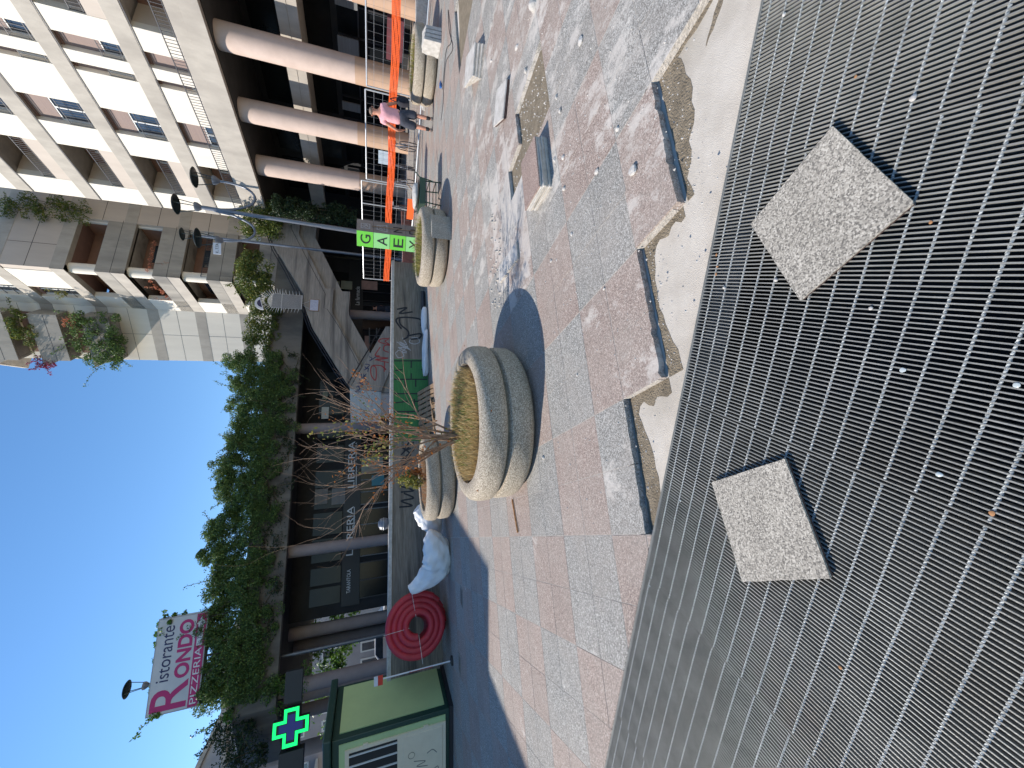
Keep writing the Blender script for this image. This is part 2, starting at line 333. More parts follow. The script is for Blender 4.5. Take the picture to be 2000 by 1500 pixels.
def clumps(cs_, rad, per):
    out = []
    for c in cs_:
        k = int(per * random.uniform(.6, 1.4)); p = RNG.normal(size=(k, 3)); p /= np.linalg.norm(p, axis=1)[:, None]
        rr = (rad * random.uniform(.6, 1.3)) * RNG.uniform(.25, 1, k) ** .5; out.append(np.array(c) + p * rr[:, None] * np.array([1, 1, .85]))
    return np.concatenate(out)
# ================================================================== GROUND
# pit beneath the gratings
ED = 1.49
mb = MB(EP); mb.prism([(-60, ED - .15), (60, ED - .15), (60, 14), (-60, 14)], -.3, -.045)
# far ground joined on
mb.box(-90, 90, 14, 160, -.3, -.05)
struct(mb.build('screed', M['screed']))
mb = MB(EP)
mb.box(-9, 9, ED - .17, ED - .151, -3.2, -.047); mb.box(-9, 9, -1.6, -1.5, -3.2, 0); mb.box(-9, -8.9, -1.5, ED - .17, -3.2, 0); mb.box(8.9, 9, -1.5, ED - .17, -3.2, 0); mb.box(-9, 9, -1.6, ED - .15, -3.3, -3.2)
struct(mb.build('pit', M['pit']))
mb = MB(EP); mb.box(-60, 60, -30, -1.6, -.3, -.004); mb.box(-60, -9, -1.6, ED - .15, -.3, -.05); mb.box(9, 60, -1.6, ED - .15, -.3, -.05)
struct(mb.build('pavement', M['asph']))
# rubble on the ledge under the grating edge, right of the paving
mb = MB(EP)
for i in range(1500):
    e = random.uniform(-1.3, 2.7); p = random.uniform(ED - .145, ED - .012); s = random.uniform(.003, .013) * (1.4 if random.random() < .1 else 1)
    if e < .1 and random.random() < .6: continue
    z = -.045; q = [random.uniform(.6, 1.2) * s for _ in range(6)]
    mb.add([(e - q[0], p, z + s * .3), (e, p - q[1], z + s * .3), (e + q[2], p, z + s * .3), (e, p + q[3], z + s * .3), (e, p, z + q[4] * 1.2), (e, p, z)], [(0, 1, 4), (1, 2, 4), (2, 3, 4), (3, 0, 4), (1, 0, 5), (2, 1, 5), (3, 2, 5), (0, 3, 5)])
tag(mb.build('gravel', M['pale']), 'crumbled mortar and gravel lying on the ledge beneath the grating edge', 'gravel', kind='stuff')
# ------------------------------------------------------------------ paving
def TT(c, a, z=0.): return NA(c, a - .1 * c, z)          # joints run slightly out of square
holes = [[G(*q) for q in [(889, -80), (893, 60), (891, 150), (905, 95), (921, 10), (925, -80)]]]
hc = {(3.4750, r) for r in (0, 1)}
tiles = MB(); tone = []; dirt = []
CP, RP, C0, R0 = .405, .3675, -.17, 2.38
amin = {-1: -9, 0: 2.01, 1: 1.63, 2: 1.26, 3: .52}
for ci in range(-40, 66):
    for ri in range(-8, 60):
        c0 = C0 + ci * CP; c1 = c0 + CP; r0 = R0 + ri * RP; r1 = r0 + RP
        blk = ci // 2; lim = -9 if blk < 0 else amin.get(blk, .15)
        if r0 < lim - .02: continue
        cx, cy, _ = TT((c0 + c1) / 2, (r0 + r1) / 2)
        if cy > 40 or cx < -22 or cx > 26: continue
        if 3.4 < c0 < 4.2 and -.02 <= r0 - 2.38 < 1.06: 
            if not (c0 > 3.8 and r0 > 3.05): continue
        if inpoly((cx, cy), holes[0]): continue
        g = .003; jit = random.uniform(-.0007, .0007)
        gc0 = g if ci % 2 == 0 else g * .6
        poly = [TT(c0 + gc0, r0 + g)[:2], TT(c1 - g, r0 + g)[:2], TT(c1 - g, r1 - g)[:2], TT(c0 + gc0, r1 - g)[:2]]
        if cy < 4: poly = clip(poly, lambda p: p[0] * PV[0] + p[1] * PV[1] - (ED + .012))
        if len(poly) < 3: continue
        z = jit
        if blk == 2 and abs(r0 - 1.2775) < .2 and ci % 2 == 0: z += .012
        # edge chips where the paving has been broken away
        if r0 < lim + RP and blk >= 0:
            pp = []
            for i in range(len(poly)):
                a, b = poly[i], poly[(i + 1) % len(poly)]; pp.append(a)
                if i in (0,):
                    for k_ in range(1, 12):
                        t = k_ / 12; j = random.uniform(0, .006) + (.012 if random.random() < .12 else 0); dx, dy = DV[0] * j, DV[1] * j
                        pp.append((a[0] + (b[0] - a[0]) * t + dx, a[1] + (b[1] - a[1]) * t + dy))
            poly = pp
        pink = ((blk + (ri // 2)) % 2 == 0)
        # checker phase: block 0 (right of the long joint) starts pink at row 0
        tiles.mi = 0 if pink else 1
        n0 = len(tiles.f); tiles.prism(poly, -.040 + (0 if cy < 5 else .0), z)
        tn = random.uniform(.93, 1.07); dd = max(0, min(.10, (cx - .9) * .10)) * (1 if cy < 5.5 else max(0, 1 - (cy - 5.5) * .3)) * (1 if cx < 5 else max(.2, 1 - (cx - 5) * .25))
        if 0 <= blk <= 1 and r0 < 2.3: dd = .06
        if blk == 2 and r0 < 1.6: dd = .085
        if inpoly((cx, cy), [(.9, 3.5), (1.6, 3.45), (2.6, 4.1), (3.0, 5.2), (2.2, 5.0), (1.2, 4.5)]): dd += .10
        dd += random.uniform(-.015, .02)
        tone += [tn] * (len(tiles.f) - n0); dirt += [dd] * (len(tiles.f) - n0)
pv = struct(tiles.build('paving', [M['pink'], M['grey']], normals=False))
a_ = pv.data.attributes.new('tone', 'FLOAT', 'FACE'); a_.data.foreach_set('value', tone)
a_ = pv.data.attributes.new('dirt', 'FLOAT', 'FACE'); a_.data.foreach_set('value', dirt)
# mortar filling the joints, a sheet just below the tile faces
mb = MB(); J = []
for (c0, c1, r0, r1) in [(-16, C0, -1, 24), (C0, C0 + 2 * CP, 2.01 + .05, 24), (C0 + 2 * CP, C0 + 4 * CP, 1.63 + .05, 24), (C0 + 4 * CP, C0 + 6 * CP, 1.28 + .05, 24), (C0 + 6 * CP, 3.46, .6, 24), (3.475, 4.28, .3, 2.36), (3.475, 3.88, 3.49, 24), (3.88, 4.28, 3.13, 24), (4.29, 26, .3, 3.9), (4.29, 26, 3.9, 24)]:
    p = clip([TT(c0, r0)[:2], TT(c1, r0)[:2], TT(c1, r1)[:2], TT(c0, r1)[:2]], lambda p: p[0] * PV[0] + p[1] * PV[1] - (ED + .02))
    if c0 > 4.2 and r1 > 4: continue
    mb.prism(p, -.044, -.0018)
struct(mb.build('joint_mortar', M['mortar']))
# torn edge of mortar under broken border + patches
def stone(x, y, z, s, k=None, flatk=.6):
    bm = bmesh.new(); bmesh.ops.create_icosphere(bm, subdivisions=2, radius=s)
    ph = [random.uniform(0, 6) for _ in range(6)]
    for v in bm.verts:
        f = 1 + .22 * math.sin(v.co.x / s * 2 + ph[0]) + .18 * math.sin(v.co.y / s * 2.6 + ph[1]) + .15 * math.sin(v.co.z / s * 3 + ph[2]); v.co *= f
        v.co.z = max(v.co.z * flatk, -s * .3)
    zmin = min(v.co.z for v in bm.verts); mb = MB(); mb.add([(v.co.x + x, v.co.y + y, v.co.z - zmin + z) for v in bm.verts], [tuple(v.index for v in f.verts) for f in bm.faces]); bm.free(); return mb
peb = [(1238, 332, .032, 0, 'large white pebble by the end of the dark open joint'), (1043, 14, .055, 0, 'biggest pale stone on the gravelled paving at the right'), (1010, 92, .03, 0, None), (1088, 190, .02, 0, None), (1136, 78, .03, 0, None), (1101, 308, .022, 0, None), (1102, 370, .02, 0, None), (1077, 509, .016, 0, None), (1117, 457, .014, 0, None), (1087, 550 - 42, .01, 0, None), (1181, 565, .01, 0, None), (1084, 312, .02, 0, None), (1128, 732, .012, 0, None), (1062, 893, .02, 0, 'white chip beside the foot of the big planter'), (1095, 216, .02, 0, None), (1000, 255, .03, -.04, None), (1005, 240, .02, -.04, None), (990, 190, .02, 0, None), (1206, 268 - 15, .016, 0, None), (970, 555, .02, 0, None), (968, 470, .015, 0, None), (963, 592, .02, 0, None), (1068, 303, .018, 0, None), (1166, 337, .02, 0, None), (960, 120, .02, 0, None), (1028, 138, .03, 0, None)]
for x, y, s, z, lab in peb:
    X, Y = G(x, y); tag(stone(X, Y, z, s).build('pebble', M['pale'], smooth=True), lab or 'small pale chip of mortar strewn on the pink and grey paving', 'pebble', 'chips strewn on the paving')
# loose crumbs
mb = MB()
def crumb(X, Y, z, s):
    q = [random.uniform(.6, 1.3) * s for _ in range(5)]
    mb.add([(X - q[0], Y, z), (X, Y - q[1], z), (X + q[2], Y, z), (X, Y + q[3], z), (X, Y, z + q[4])], [(0, 1, 4), (1, 2, 4), (2, 3, 4), (3, 0, 4)])
for i in range(2600):
    c = random.gauss(2.6, 1.5); a = random.uniform(.9, 6)
    X, Y, _ = NA(c, a)
    if X * PV[0] + Y * PV[1] < ED + .03 or c < -.1 or Y > 7: continue
    crumb(X, Y, .0, random.choice([.002, .003, .003, .005, .008]))
for i in range(260):
    c = random.uniform(3.5, 4.25); a = random.uniform(2.35, 3.45); X, Y, _ = TT(c, a); crumb(X, Y, -.045, random.choice([.004, .006, .01, .014]))
for i in range(500):
    c = random.uniform(-1, 3); X, Y, _ = NA(c, {0: 1.99, 1: 1.61, 2: 1.24}.get(int((c - C0) // .81), .6) - .1 * c - random.expovariate(18)); crumb(X, Y, -.045, random.choice([.003, .004, .007]))
tag(mb.build('rubble_crumbs', M['pale'], normals=False), 'fine crumbs of mortar and gravel scattered over the torn up paving', 'rubble', kind='stuff')
# damp sandy mortar along the broken edges and in the hole
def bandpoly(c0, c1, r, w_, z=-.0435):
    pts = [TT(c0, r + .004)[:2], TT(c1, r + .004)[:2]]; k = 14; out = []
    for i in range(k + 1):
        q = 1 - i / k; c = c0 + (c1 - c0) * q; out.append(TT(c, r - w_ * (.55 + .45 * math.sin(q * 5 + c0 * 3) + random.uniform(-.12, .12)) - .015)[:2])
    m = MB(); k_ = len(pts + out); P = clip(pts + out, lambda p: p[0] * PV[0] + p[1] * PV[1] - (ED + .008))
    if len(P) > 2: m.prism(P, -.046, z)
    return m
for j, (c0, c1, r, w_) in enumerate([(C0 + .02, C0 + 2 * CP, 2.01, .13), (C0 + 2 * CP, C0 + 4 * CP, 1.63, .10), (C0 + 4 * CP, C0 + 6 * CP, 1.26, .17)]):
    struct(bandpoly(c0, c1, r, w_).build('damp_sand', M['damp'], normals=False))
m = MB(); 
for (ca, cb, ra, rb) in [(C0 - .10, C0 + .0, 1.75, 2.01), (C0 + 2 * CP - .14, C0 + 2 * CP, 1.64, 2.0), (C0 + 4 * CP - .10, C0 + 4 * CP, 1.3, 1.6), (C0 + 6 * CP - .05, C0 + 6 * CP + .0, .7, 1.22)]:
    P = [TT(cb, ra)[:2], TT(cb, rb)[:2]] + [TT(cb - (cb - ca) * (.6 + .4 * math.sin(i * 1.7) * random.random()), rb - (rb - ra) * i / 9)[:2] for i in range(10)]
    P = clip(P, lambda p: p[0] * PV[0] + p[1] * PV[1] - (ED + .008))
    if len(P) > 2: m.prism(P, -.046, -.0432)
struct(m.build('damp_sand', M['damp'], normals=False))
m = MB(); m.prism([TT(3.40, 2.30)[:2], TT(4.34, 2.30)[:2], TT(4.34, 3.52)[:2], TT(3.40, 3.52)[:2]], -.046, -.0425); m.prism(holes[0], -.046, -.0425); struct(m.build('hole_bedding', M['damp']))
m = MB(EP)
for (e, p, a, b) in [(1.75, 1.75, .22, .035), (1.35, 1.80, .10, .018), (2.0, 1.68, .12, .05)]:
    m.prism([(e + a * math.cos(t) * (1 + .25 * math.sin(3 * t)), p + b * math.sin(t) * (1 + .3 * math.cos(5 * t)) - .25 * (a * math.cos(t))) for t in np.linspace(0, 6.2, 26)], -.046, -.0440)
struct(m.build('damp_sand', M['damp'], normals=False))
# ------------------------------------------------------------------ gratings
seams = [-4.765, -3.695, -2.625, -1.555, -.485, .585, 1.655, 2.725]
GL = ['farthest left grating panel, clear of stones', 'grating panel beyond the one with the smaller stone slab, second from the left edge', 'grating panel left of the speckled slab, reaching the pink tiles', 'grating panel carrying the left speckled slab', 'middle grating panel between the two speckled slabs', 'grating panel under the upper corner of the right speckled slab', 'rightmost grating panel beside the pale screed']
for i in range(7):
    e0, e1 = seams[i] + .004, seams[i + 1] - .004; m_ = thing('metal_grating', GL[i] , 'grating', EP((e0 + e1) / 2, .5, -.03), 'galvanised grating panels over the pit')
    b = MB(EP); n = 70
    for k in range(n + 1):
        e = e0 + .0022 + (e1 - e0 - .0044) * k / n + (random.uniform(-.0005, .0005) if 0 < k < n else 0); b.box(e - .002, e + .002, -.75, ED - .004, -.027, random.uniform(-.0008, .0002))
    b.build('bearing_bars', M['steel'], m_, normals=False)
    b = MB(EP); off = (.012, -.02, .02, 0, -.006, .016, .005)[i]
    for k in range(31):
        p = ED - .045 - .0745 * k + off * .35
        if p < -.74: break
        L_ = []; rr = []; nn_ = 118
        # twisted square rod, flush with the bar tops
        vs = []; fs = []
        for j in range(nn_ + 1):
            e = e0 + .001 + (e1 - e0 - .002) * j / nn_; ang = j * .9
            for q in range(4): vs.append((e, p + .0042 * math.cos(ang + q * math.pi / 2), -.0035 + .0042 * math.sin(ang + q * math.pi / 2)))
        for j in range(nn_):
            for q in range(4): fs.append((j * 4 + q, j * 4 + (q + 1) % 4, j * 4 + 4 + (q + 1) % 4, j * 4 + 4 + q))
        b.add(vs, fs)
    b.build('twisted_rods', M['rod'], m_, normals=False)
    b = MB(EP); b.box(e0, e1, ED - .004, ED, -.034, .001); b.build('edge_bar', M['steel'], m_); b = MB(EP); b.box(e0, e1, -.756, -.75, -.034, .001); b.build('edge_bar', M['steel'], m_)
b = MB(EP); b.box(-4.8, 2.8, ED + .001, ED + .006, -.045, .003); b.box(-4.8, 2.8, ED - .02, ED + .001, -.045, -.0365)
tag(b.build('frame_angle', M['steel']), 'thin steel angle framing the edge of the gratings', 'steel angle')
# bits lying on the gratings
bits = [(1515, 547, .016, 'white'), (1413, 562, .014, 'white'), (1781, 192, .018, 'white'), (1530, 27, .014, 'white'), (1446, 378, .009, 'white'), (1763, 722, .014, 'clear'), (1834, 927, .014, 'clear'), (1700, 602, .012, 'white'), (1327, 978, .01, 'clear'), (1935, 1004, .012, 'brown'), (1817, 433, .01, 'brown'), (1400, 520, .011, 'brown'), (1397, 535, .011, 'brown'), (1670, 148, .009, 'brown'), (1307, 1240, .008, 'white'), (1640, 1305, .01, 'brown'), (1398, 497, .01, 'brown'), (1268, 1145, .01, 'clear'), (1984, 752, .012, 'clear')]
cols_ = {'white': M['pale'], 'clear': flat('clear_plastic', (.45, .5, .5), .2), 'brown': flat('leaf_brown', (.35, .17, .07), .8)}
kk = {'white': ('pebble', 'white chip of stone resting on the grating bars', 'pebble', 'chips on the gratings'), 'clear': ('plastic_scrap', 'scrap of clear plastic caught on the grating bars', 'scrap', 'plastic scraps on the gratings'), 'brown': ('dead_leaf', 'small brown dead leaf caught in the grating', 'leaf', 'dead leaves on the gratings')}
for x, y, s, k in bits:
    X, Y = G(x, y, .005); s *= .5; q = kk[k]; tag(stone(X, Y, .0, s, flatk=.6 if k == 'white' else .25).build(q[0], cols_[k], smooth=True), q[1], q[2], q[3])
# ------------------------------------------------------------------ loose slabs
def slab(cor, z0, th, lab, name='stone_slab', tilt=0, chip=True, mats=None, grp=None):
    c = (sum(p[0] for p in cor) / 4, sum(p[1] for p in cor) / 4); t = thing(name, lab, 'slab', (c[0], c[1], z0), grp)
    if chip:
        pp = []
        for i in range(4):
            a, b = cor[i], cor[(i + 1) % 4]; pp.append((a[0] + (b[0] - a[0]) * .012, a[1] + (b[1] - a[1]) * .012))
            for k in range(1, 14):
                q = k / 14; j = abs(random.gauss(0, .0012)) + (random.uniform(.001, .006) if random.random() < .22 else 0); pp.append((a[0] + (b[0] - a[0]) * q + (c[0] - a[0]) * j * 2, a[1] + (b[1] - a[1]) * q + (c[1] - a[1]) * j * 2))
            pp.append((a[0] + (b[0] - a[0]) * .988, a[1] + (b[1] - a[1]) * .988))
    else: pp = cor
    m1 = MB(); m1.prism(pp, z0 + th * .62, z0 + th); m1.build('stone_face', mats[0] if mats else M['slab'], t)
    m2 = MB(); sc_ = .985; m2.prism([(c[0] + (p[0] - c[0]) * sc_, c[1] + (p[1] - c[1]) * sc_) for p in pp], z0, z0 + th * .62 + .0005); m2.build('mortar_back', mats[1] if mats else M['slabdark'], t)
    return t
Z = .022
slab([G(*q, Z) for q in [(1625, 245), (1785, 395), (1562, 588), (1465, 438)]], .001, .020, 'larger speckled granite slab lying askew on the grating at the right', grp='loose slabs on the gratings')
slab([G(*q, Z) for q in [(1390, 942), (1533, 895), (1623, 1130), (1450, 1137)]], .001, .023, 'smaller speckled granite slab on the grating at the left, dark broken edge', grp='loose slabs on the gratings')
# stack beside the hole
M['pinks'] = speckle('pink_slab', (.30, .22, .19), (.17, .12, .10), (.47, .39, .34), 170)
st = [G(*q, .12) for q in [(1012, 420), (1058, 425), (1055, 285), (1012, 300)]]
def quadat(cx, cy, a, L, W):
    ca, sa = math.cos(a), math.sin(a); return [(cx + ca * u - sa * v, cy + sa * u + ca * v) for u, v in ((-L, -W), (L, -W), (L, W), (-L, W))]
for k in range(4):
    slab(quadat(1.98 + random.uniform(-.012, .012), 3.31 + random.uniform(-.012, .012), math.radians(12.6 + random.uniform(-2, 2)), .265, .175), .001 + k * .031, .029, ['bottom', 'second', 'third', 'topmost'][k] + ' slab of the stack beside the open hole in the paving', mats=(M['pinks'] if k == 3 else M['pale'], M['mortar'] if k < 3 else M['pale']), grp='slabs stacked by the hole')
X, Y = G(935, 128);
for k in range(3):
    slab(quadat(X, Y + k * .03, math.radians(60 + 4 * k), .30, .2), .001 + k * .045, .043, ['lowest', 'middle', 'top'][k] + ' pale slab of the small pile nearest the far right planter', chip=False, mats=(M['pale'], M['mortar']), grp='pale slabs piled near the far planter')
X, Y = G(983, 205); slab(quadat(X, Y, math.radians(70), .2, .2), .01, .04, 'single lifted slab between the hole and the pale pile', chip=False, mats=(M['pale'], M['slabdark']))
X, Y = G(995, 515); slab(quadat(X, Y, math.radians(100), .32, .10), .001, .028, 'pale broken slab strip in front of the big planter shadow', chip=False, mats=(M['pale'], M['mortar']))
X, Y = G(975, 512)
mb = MB()
for i in range(60):
    a = random.uniform(0, 6.3); r = random.random() ** .6; x_ = X + r * .8 * math.cos(a) + .0; y_ = Y + .15 + r * .28 * math.sin(a); crumb(x_, y_, 0, random.uniform(.008, .03))
tag(mb.build('broken_mortar', M['mortar'], normals=False), 'patch of broken mortar lumps beyond the pale slab strip', 'rubble', kind='stuff')
# floor drains, stick, cable, bottle
for (x0, y0, x1, y1, lab) in [(898, 1152, 905, 1178, 'dark floor drain in the shade in front of the sacks'), (894, 1278, 902, 1315, 'dark floor drain in front of the red coil and the green cabinet')]:
    A_, B_ = G(x0, y0), G(x1, y1); cx, cy = (A_[0] + B_[0]) / 2, (A_[1] + B_[1]) / 2; t = thing('floor_drain', lab, 'drain', (cx, cy, 0), 'floor drains')
    m1 = MB(); W, H_ = .16, .09
    m1.box(cx - W, cx + W, cy - H_, cy - H_ + .015, .001, .006); m1.box(cx - W, cx + W, cy + H_ - .015, cy + H_, .001, .006); m1.box(cx - W, cx - W + .015, cy - H_ + .015, cy + H_ - .015, .001, .006); m1.box(cx + W - .015, cx + W, cy - H_ + .015, cy + H_ - .015, .001, .006)
    for k in range(9): m1.box(cx - W + .03 + k * .033, cx - W + .04 + k * .033, cy - H_ + .015, cy + H_ - .015, .003, .0055)
    m1.build('grille', M['steel'], t); m1 = MB(); m1.box(cx - W + .015, cx + W - .015, cy - H_ + .015, cy + H_ - .015, .001, .0025); m1.build('sump', M['black'], t)
A_, B_ = G(1002, 975), G(1013, 1040); m1 = MB(); m1.tube([(*A_, .012), (*B_, .012)], .009, 6); tag(m1.build('wooden_stick', pm('stick_wood', (.5, .25, .1), (.35, .16, .06), 20, .8)), 'thin orange brown stick lying left of the big planter', 'stick')
m1 = MB(); m1.tube(curve([(*G(*q), .008) for q in [(862, 235), (866, 200), (868, 160), (872, 120), (885, 95), (878, 60), (876, 20), (882, 80), (872, 100), (865, 175)]]), .006, 5); tag(m1.build('black_cable', M['rail']), 'thin black cable looped on the paving by the far right planter', 'cable')
X, Y = G(863, 172); m1 = MB(); m1.lathe([(.001, 0), (.03, .003), (.03, .1), (.012, .13), (.012, .16), (.001, .161)], (0, 0, 0), 12); m1.v = [(X + v[2], Y + v[0], .03 + v[1]) for v in m1.v]; tag(m1.build('plastic_bottle', M['blue'], smooth=True), 'small blue plastic bottle lying by the far right planter', 'bottle')
# ================================================================== RIGHT-HAND APARTMENT BLOCK (runs along d at n = 17)
NF = 17.0; FL = [(9.17, 9.75), (11.59, 12.13), (13.98, 14.52), (16.38, 16.92), (18.78, 19.32)]
def FA(a, n, z): return NA(n, a, z)      # (along, out, up)
def NAf(n, a, z): return NA(n, a, z)
apt = thing('apartment_block', 'cream apartment block over an arcade of pink round columns at the right', 'building', NA(NF, 12, 0))
A0_, A1_ = 1.2, 19.45
LOG = [(8.9, 10.99), (16.43, 18.44)]; OPN = [(3.3, 3.85), (4.2, 4.5), (6.1, 7.2), (11.73, 12.26), (12.68, 12.93), (14.32, 15.38)]
walls = MB(NAf); bands = MB(NAf); allop = sorted(LOG + OPN)
zz = [(7.1, 9.17)] + [(FL[i][1], FL[i + 1][0]) for i in range(4)]
for (z0, z1) in zz:
    a = A0_
    for (o0, o1) in allop:
        walls.box(NF, NF + .3, a, o0, z0, z1); a = o1
    walls.box(NF, NF + .3, a, A1_ - .003, z0, z1)
walls.box(NF + .303, NF + 9, A1_ - .3, A1_ - .003, 6.7, 19.3); walls.box(NF + 1.5, NF + 9, A0_, A0_ + .3, 0, 19.3)
walls.build('wall', M['cream'], apt, bevel=.01)
for (z0, z1) in FL:
    bands = MB(NAf); bands.box(NF - .012, NF + .31, A0_, A1_, z0, z1); fb = bands.build('floor_band', M['band'], apt, bevel=.012)
    bands = MB(NAf); bands.box(NF + .313, NF + 9, A0_, A1_ - .31, z0 + .1, z1 - .1); bands.build('floor_slab', M['band'], fb)
bands = MB(NAf); bands.box(NF - .035, NF + .30, A0_, A1_ - .01, 19.34, 20.1); bands.build('roof_parapet', M['band'], apt, bevel=.012)
# thin dark drip strip under each band, standing proud of the wall
mb = MB(NAf)
for (z0, z1) in FL: mb.box(NF - .02, NF + .0, A0_, A1_ - .02, z0 - .05, z0 - .022)
mb.build('drip_edge', M['rail'], apt)
gap = MB(NAf)
for (z0, z1) in zz:
    for h in (.5,): gap.box(NF - .003, NF + .001, A0_, 8.9, z0 + (z1 - z0) * h, z0 + (z1 - z0) * h + .012)
# openings
for zi, (z0, z1) in enumerate(zz):
    for (o0, o1) in OPN:
        k = (zi * 3 + int(o0 * 2)) % 3; sh = (.55, .42, .62)[k]; zs = z1 - (z1 - z0) * sh; zb = z0 + .05
        if o1 - o0 < .4: zs = z1 - (z1 - z0) * .5
        wdw = MB(NAf); f = .045; w0, w1, d_ = o0 + .004, o1 - .004, NF + .24
        wdw.box(d_ - .03, d_ + .03, w0, w0 + f, zb, zs); wdw.box(d_ - .03, d_ + .03, w1 - f, w1, zb, zs); wdw.box(d_ - .03, d_ + .03, w0 + f, w1 - f, zb, zb + f); wdw.box(d_ - .03, d_ + .03, w0 + f, w1 - f, zs - f, zs)
        if o1 - o0 > .7: wdw.box(d_ - .03, d_ + .03, (w0 + w1) / 2 - .03, (w0 + w1) / 2 + .03, zb + f, zs - f)
        wo = wdw.build('window', M['frame'], apt)
        g_ = MB(NAf); g_.box(d_ + .005, d_ + .012, w0 + f, w1 - f, zb + f, zs - f); g_.build('pane', M['glass'], wo)
        s_ = MB(NAf); s_.box(NF + .20, NF + .245, w0, w1, zs, z1 - .1); s_.build('roller_shutter', M['shut'], apt)
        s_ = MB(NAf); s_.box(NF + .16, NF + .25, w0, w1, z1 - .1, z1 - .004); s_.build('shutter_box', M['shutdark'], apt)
        s_ = MB(NAf); s_.box(NF + .02, NF + .30, w0, w1, z0 + .001, zb - .003); s_.build('sill', M['band'], apt)
        if zi > 0:
            r_ = MB(NAf); zt = min(zb + .75, zs)
            for zr in (zb + .06, zt): r_.box(NF + .03, NF + .05, w0, w1, zr, zr + .022)
            m_ = int((w1 - w0) / .11)
            for q in range(m_ + 1): aa = w0 + .005 + (w1 - w0 - .02) * q / m_; r_.box(NF + .034, NF + .046, aa, aa + .012, zb + .082, zt)
            r_.build('window_railing', M['rail'], apt)
    for (o0, o1) in LOG:
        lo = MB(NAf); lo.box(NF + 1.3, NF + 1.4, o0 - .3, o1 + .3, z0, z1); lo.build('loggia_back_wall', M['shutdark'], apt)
        for aa in (o0 - .15, o1 + .002): lo = MB(NAf); lo.box(NF + .302, NF + 1.298, aa, aa + .148, z0, z1); lo.build('loggia_side_wall', M['beige'], apt)
        g_ = MB(NAf); g_.box(NF + 1.25, NF + 1.298, o0 + .2, o0 + 1.3, z0, z1 - .4); gg = g_.build('loggia_window', M['glass'], apt)
        g_ = MB(NAf); 
        for aa in (o0 + .17, o0 + .72, o0 + 1.3): g_.box(NF + 1.22, NF + 1.29, aa, aa + .05, z0, z1 - .4)
        g_.build('window_frame', M['frame'], gg)
        if zi > 0:
            p_ = MB(NAf); p_.box(NF + .01, NF + .14, o0 + .003, o1 - .003, z0 + .002, z0 + .5); p_.build('balustrade', M['beige'], apt)
            r_ = MB(NAf)
            for zr in (z0 + .56, z0 + .92): r_.box(NF + .06, NF + .085, o0, o1, zr, zr + .025)
            for q in range(20): aa = o0 + .03 + (o1 - o0 - .06) * q / 19; r_.box(NF + .065, NF + .08, aa, aa + .014, z0 + .585, z0 + .92)
            for aa in (o0 + .3, (o0 + o1) / 2, o1 - .3): r_.box(NF + .06, NF + .085, aa, aa + .03, z0 + .5, z0 + .56)
            r_.build('balcony_railing', M['rail'], apt)
# terrace above the arcade
NT = 16.2
t_ = MB(NAf); t_.box(NT, NT + .22, A0_, 19.2, 6.63, 7.22); t_.box(NT + .03, NT + .2, A0_, 19.2, 7.22, 7.62); t_.box(NT + .22, 26, A0_, 19.2, 6.66, 7.098); t_.build('terrace_fascia', M['band'], apt, bevel=.015)
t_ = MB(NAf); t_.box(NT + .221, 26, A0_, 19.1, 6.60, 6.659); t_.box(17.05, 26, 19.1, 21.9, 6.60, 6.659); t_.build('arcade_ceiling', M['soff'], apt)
r_ = MB(NAf)
for zr in (7.66, 8.02): r_.box(NT + .10, NT + .13, A0_, 19.2, zr, zr + .028)
a = A0_
while a < 19.2: r_.box(NT + .108, NT + .122, a, a + .014, 7.62, 8.02); a += .11
r_.build('terrace_railing', M['rail'], apt)
for q, a in enumerate([0.2 + 2.62 * k for k in range(-0, 7)]):
    a = 10.55 + (q - 4) * 2.62
    c_ = MB(); X, Y, _ = NA(NF, a); c_.lathe([(.43, 2.18), (.43, 6.6)], (X, Y, 0), 40); co = c_.build('column', M['col'], apt, smooth=True)
    c_ = MB(); c_.lathe([(.436, 0), (.436, 2.178)], (X, Y, 0), 40); c_.build('painted_base', M['collow'], co, smooth=True)
# arcade interior
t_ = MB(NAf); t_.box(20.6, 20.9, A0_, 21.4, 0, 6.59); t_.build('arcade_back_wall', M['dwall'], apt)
for (a0, a1) in [(2, 8), (8.2, 18.9)]:
    t_ = MB(NAf); t_.box(17.9, 18.2, a0, a1, 4.06, 4.76); t_.box(17.88, 17.899, a0, a1, 4.40, 4.42); t_.box(18.2, 20.6, a0, a1, 4.2, 4.5); t_.build('mezzanine_beam', M['band'], apt, bevel=.01)
for a0 in np.arange(5.0, 18.5, 2.62):
    s_ = MB(NAf); s_.box(20.54, 20.6, a0, a0 + 2.3, .35, 2.95); so_ = s_.build('shop_window', M['dglass'], apt)
    s_ = MB(NAf)
    for aa in (a0, a0 + 1.13, a0 + 2.24): s_.box(20.48, 20.54, aa, aa + .06, .35, 2.95)
    s_.box(20.48, 20.54, a0 + .06, a0 + 2.24, 2.1, 2.16); s_.build('window_frame', M['rail'], so_)
    s_ = MB(NAf); s_.box(20.54, 20.6, a0 + .1, a0 + 2.2, 3.2, 4.3); s_.build('upper_glazing', M['glass'] if int(a0) % 2 else M['dglass'], apt)
    s_ = MB(NAf); s_.box(20.54, 20.6, a0 + .1, a0 + 2.2, 5.3, 6.3); s_.build('upper_glazing', M['dglass'], apt)
for (a0, a1) in [(9.2, 10.1), (11.15, 12.0), (13.9, 14.3)]:
    s_ = MB(NAf); s_.box(19.9, 19.96, a0, a1, 2.12, 2.95); s_.build('hanging_panel', M['shutg'], apt)
s_ = MB(NAf); s_.box(19.3, 19.36, 8.9, 11.2, .35, 1.0); s_.build('wine_red_board', M['wine'], apt)
s_ = MB(NAf)
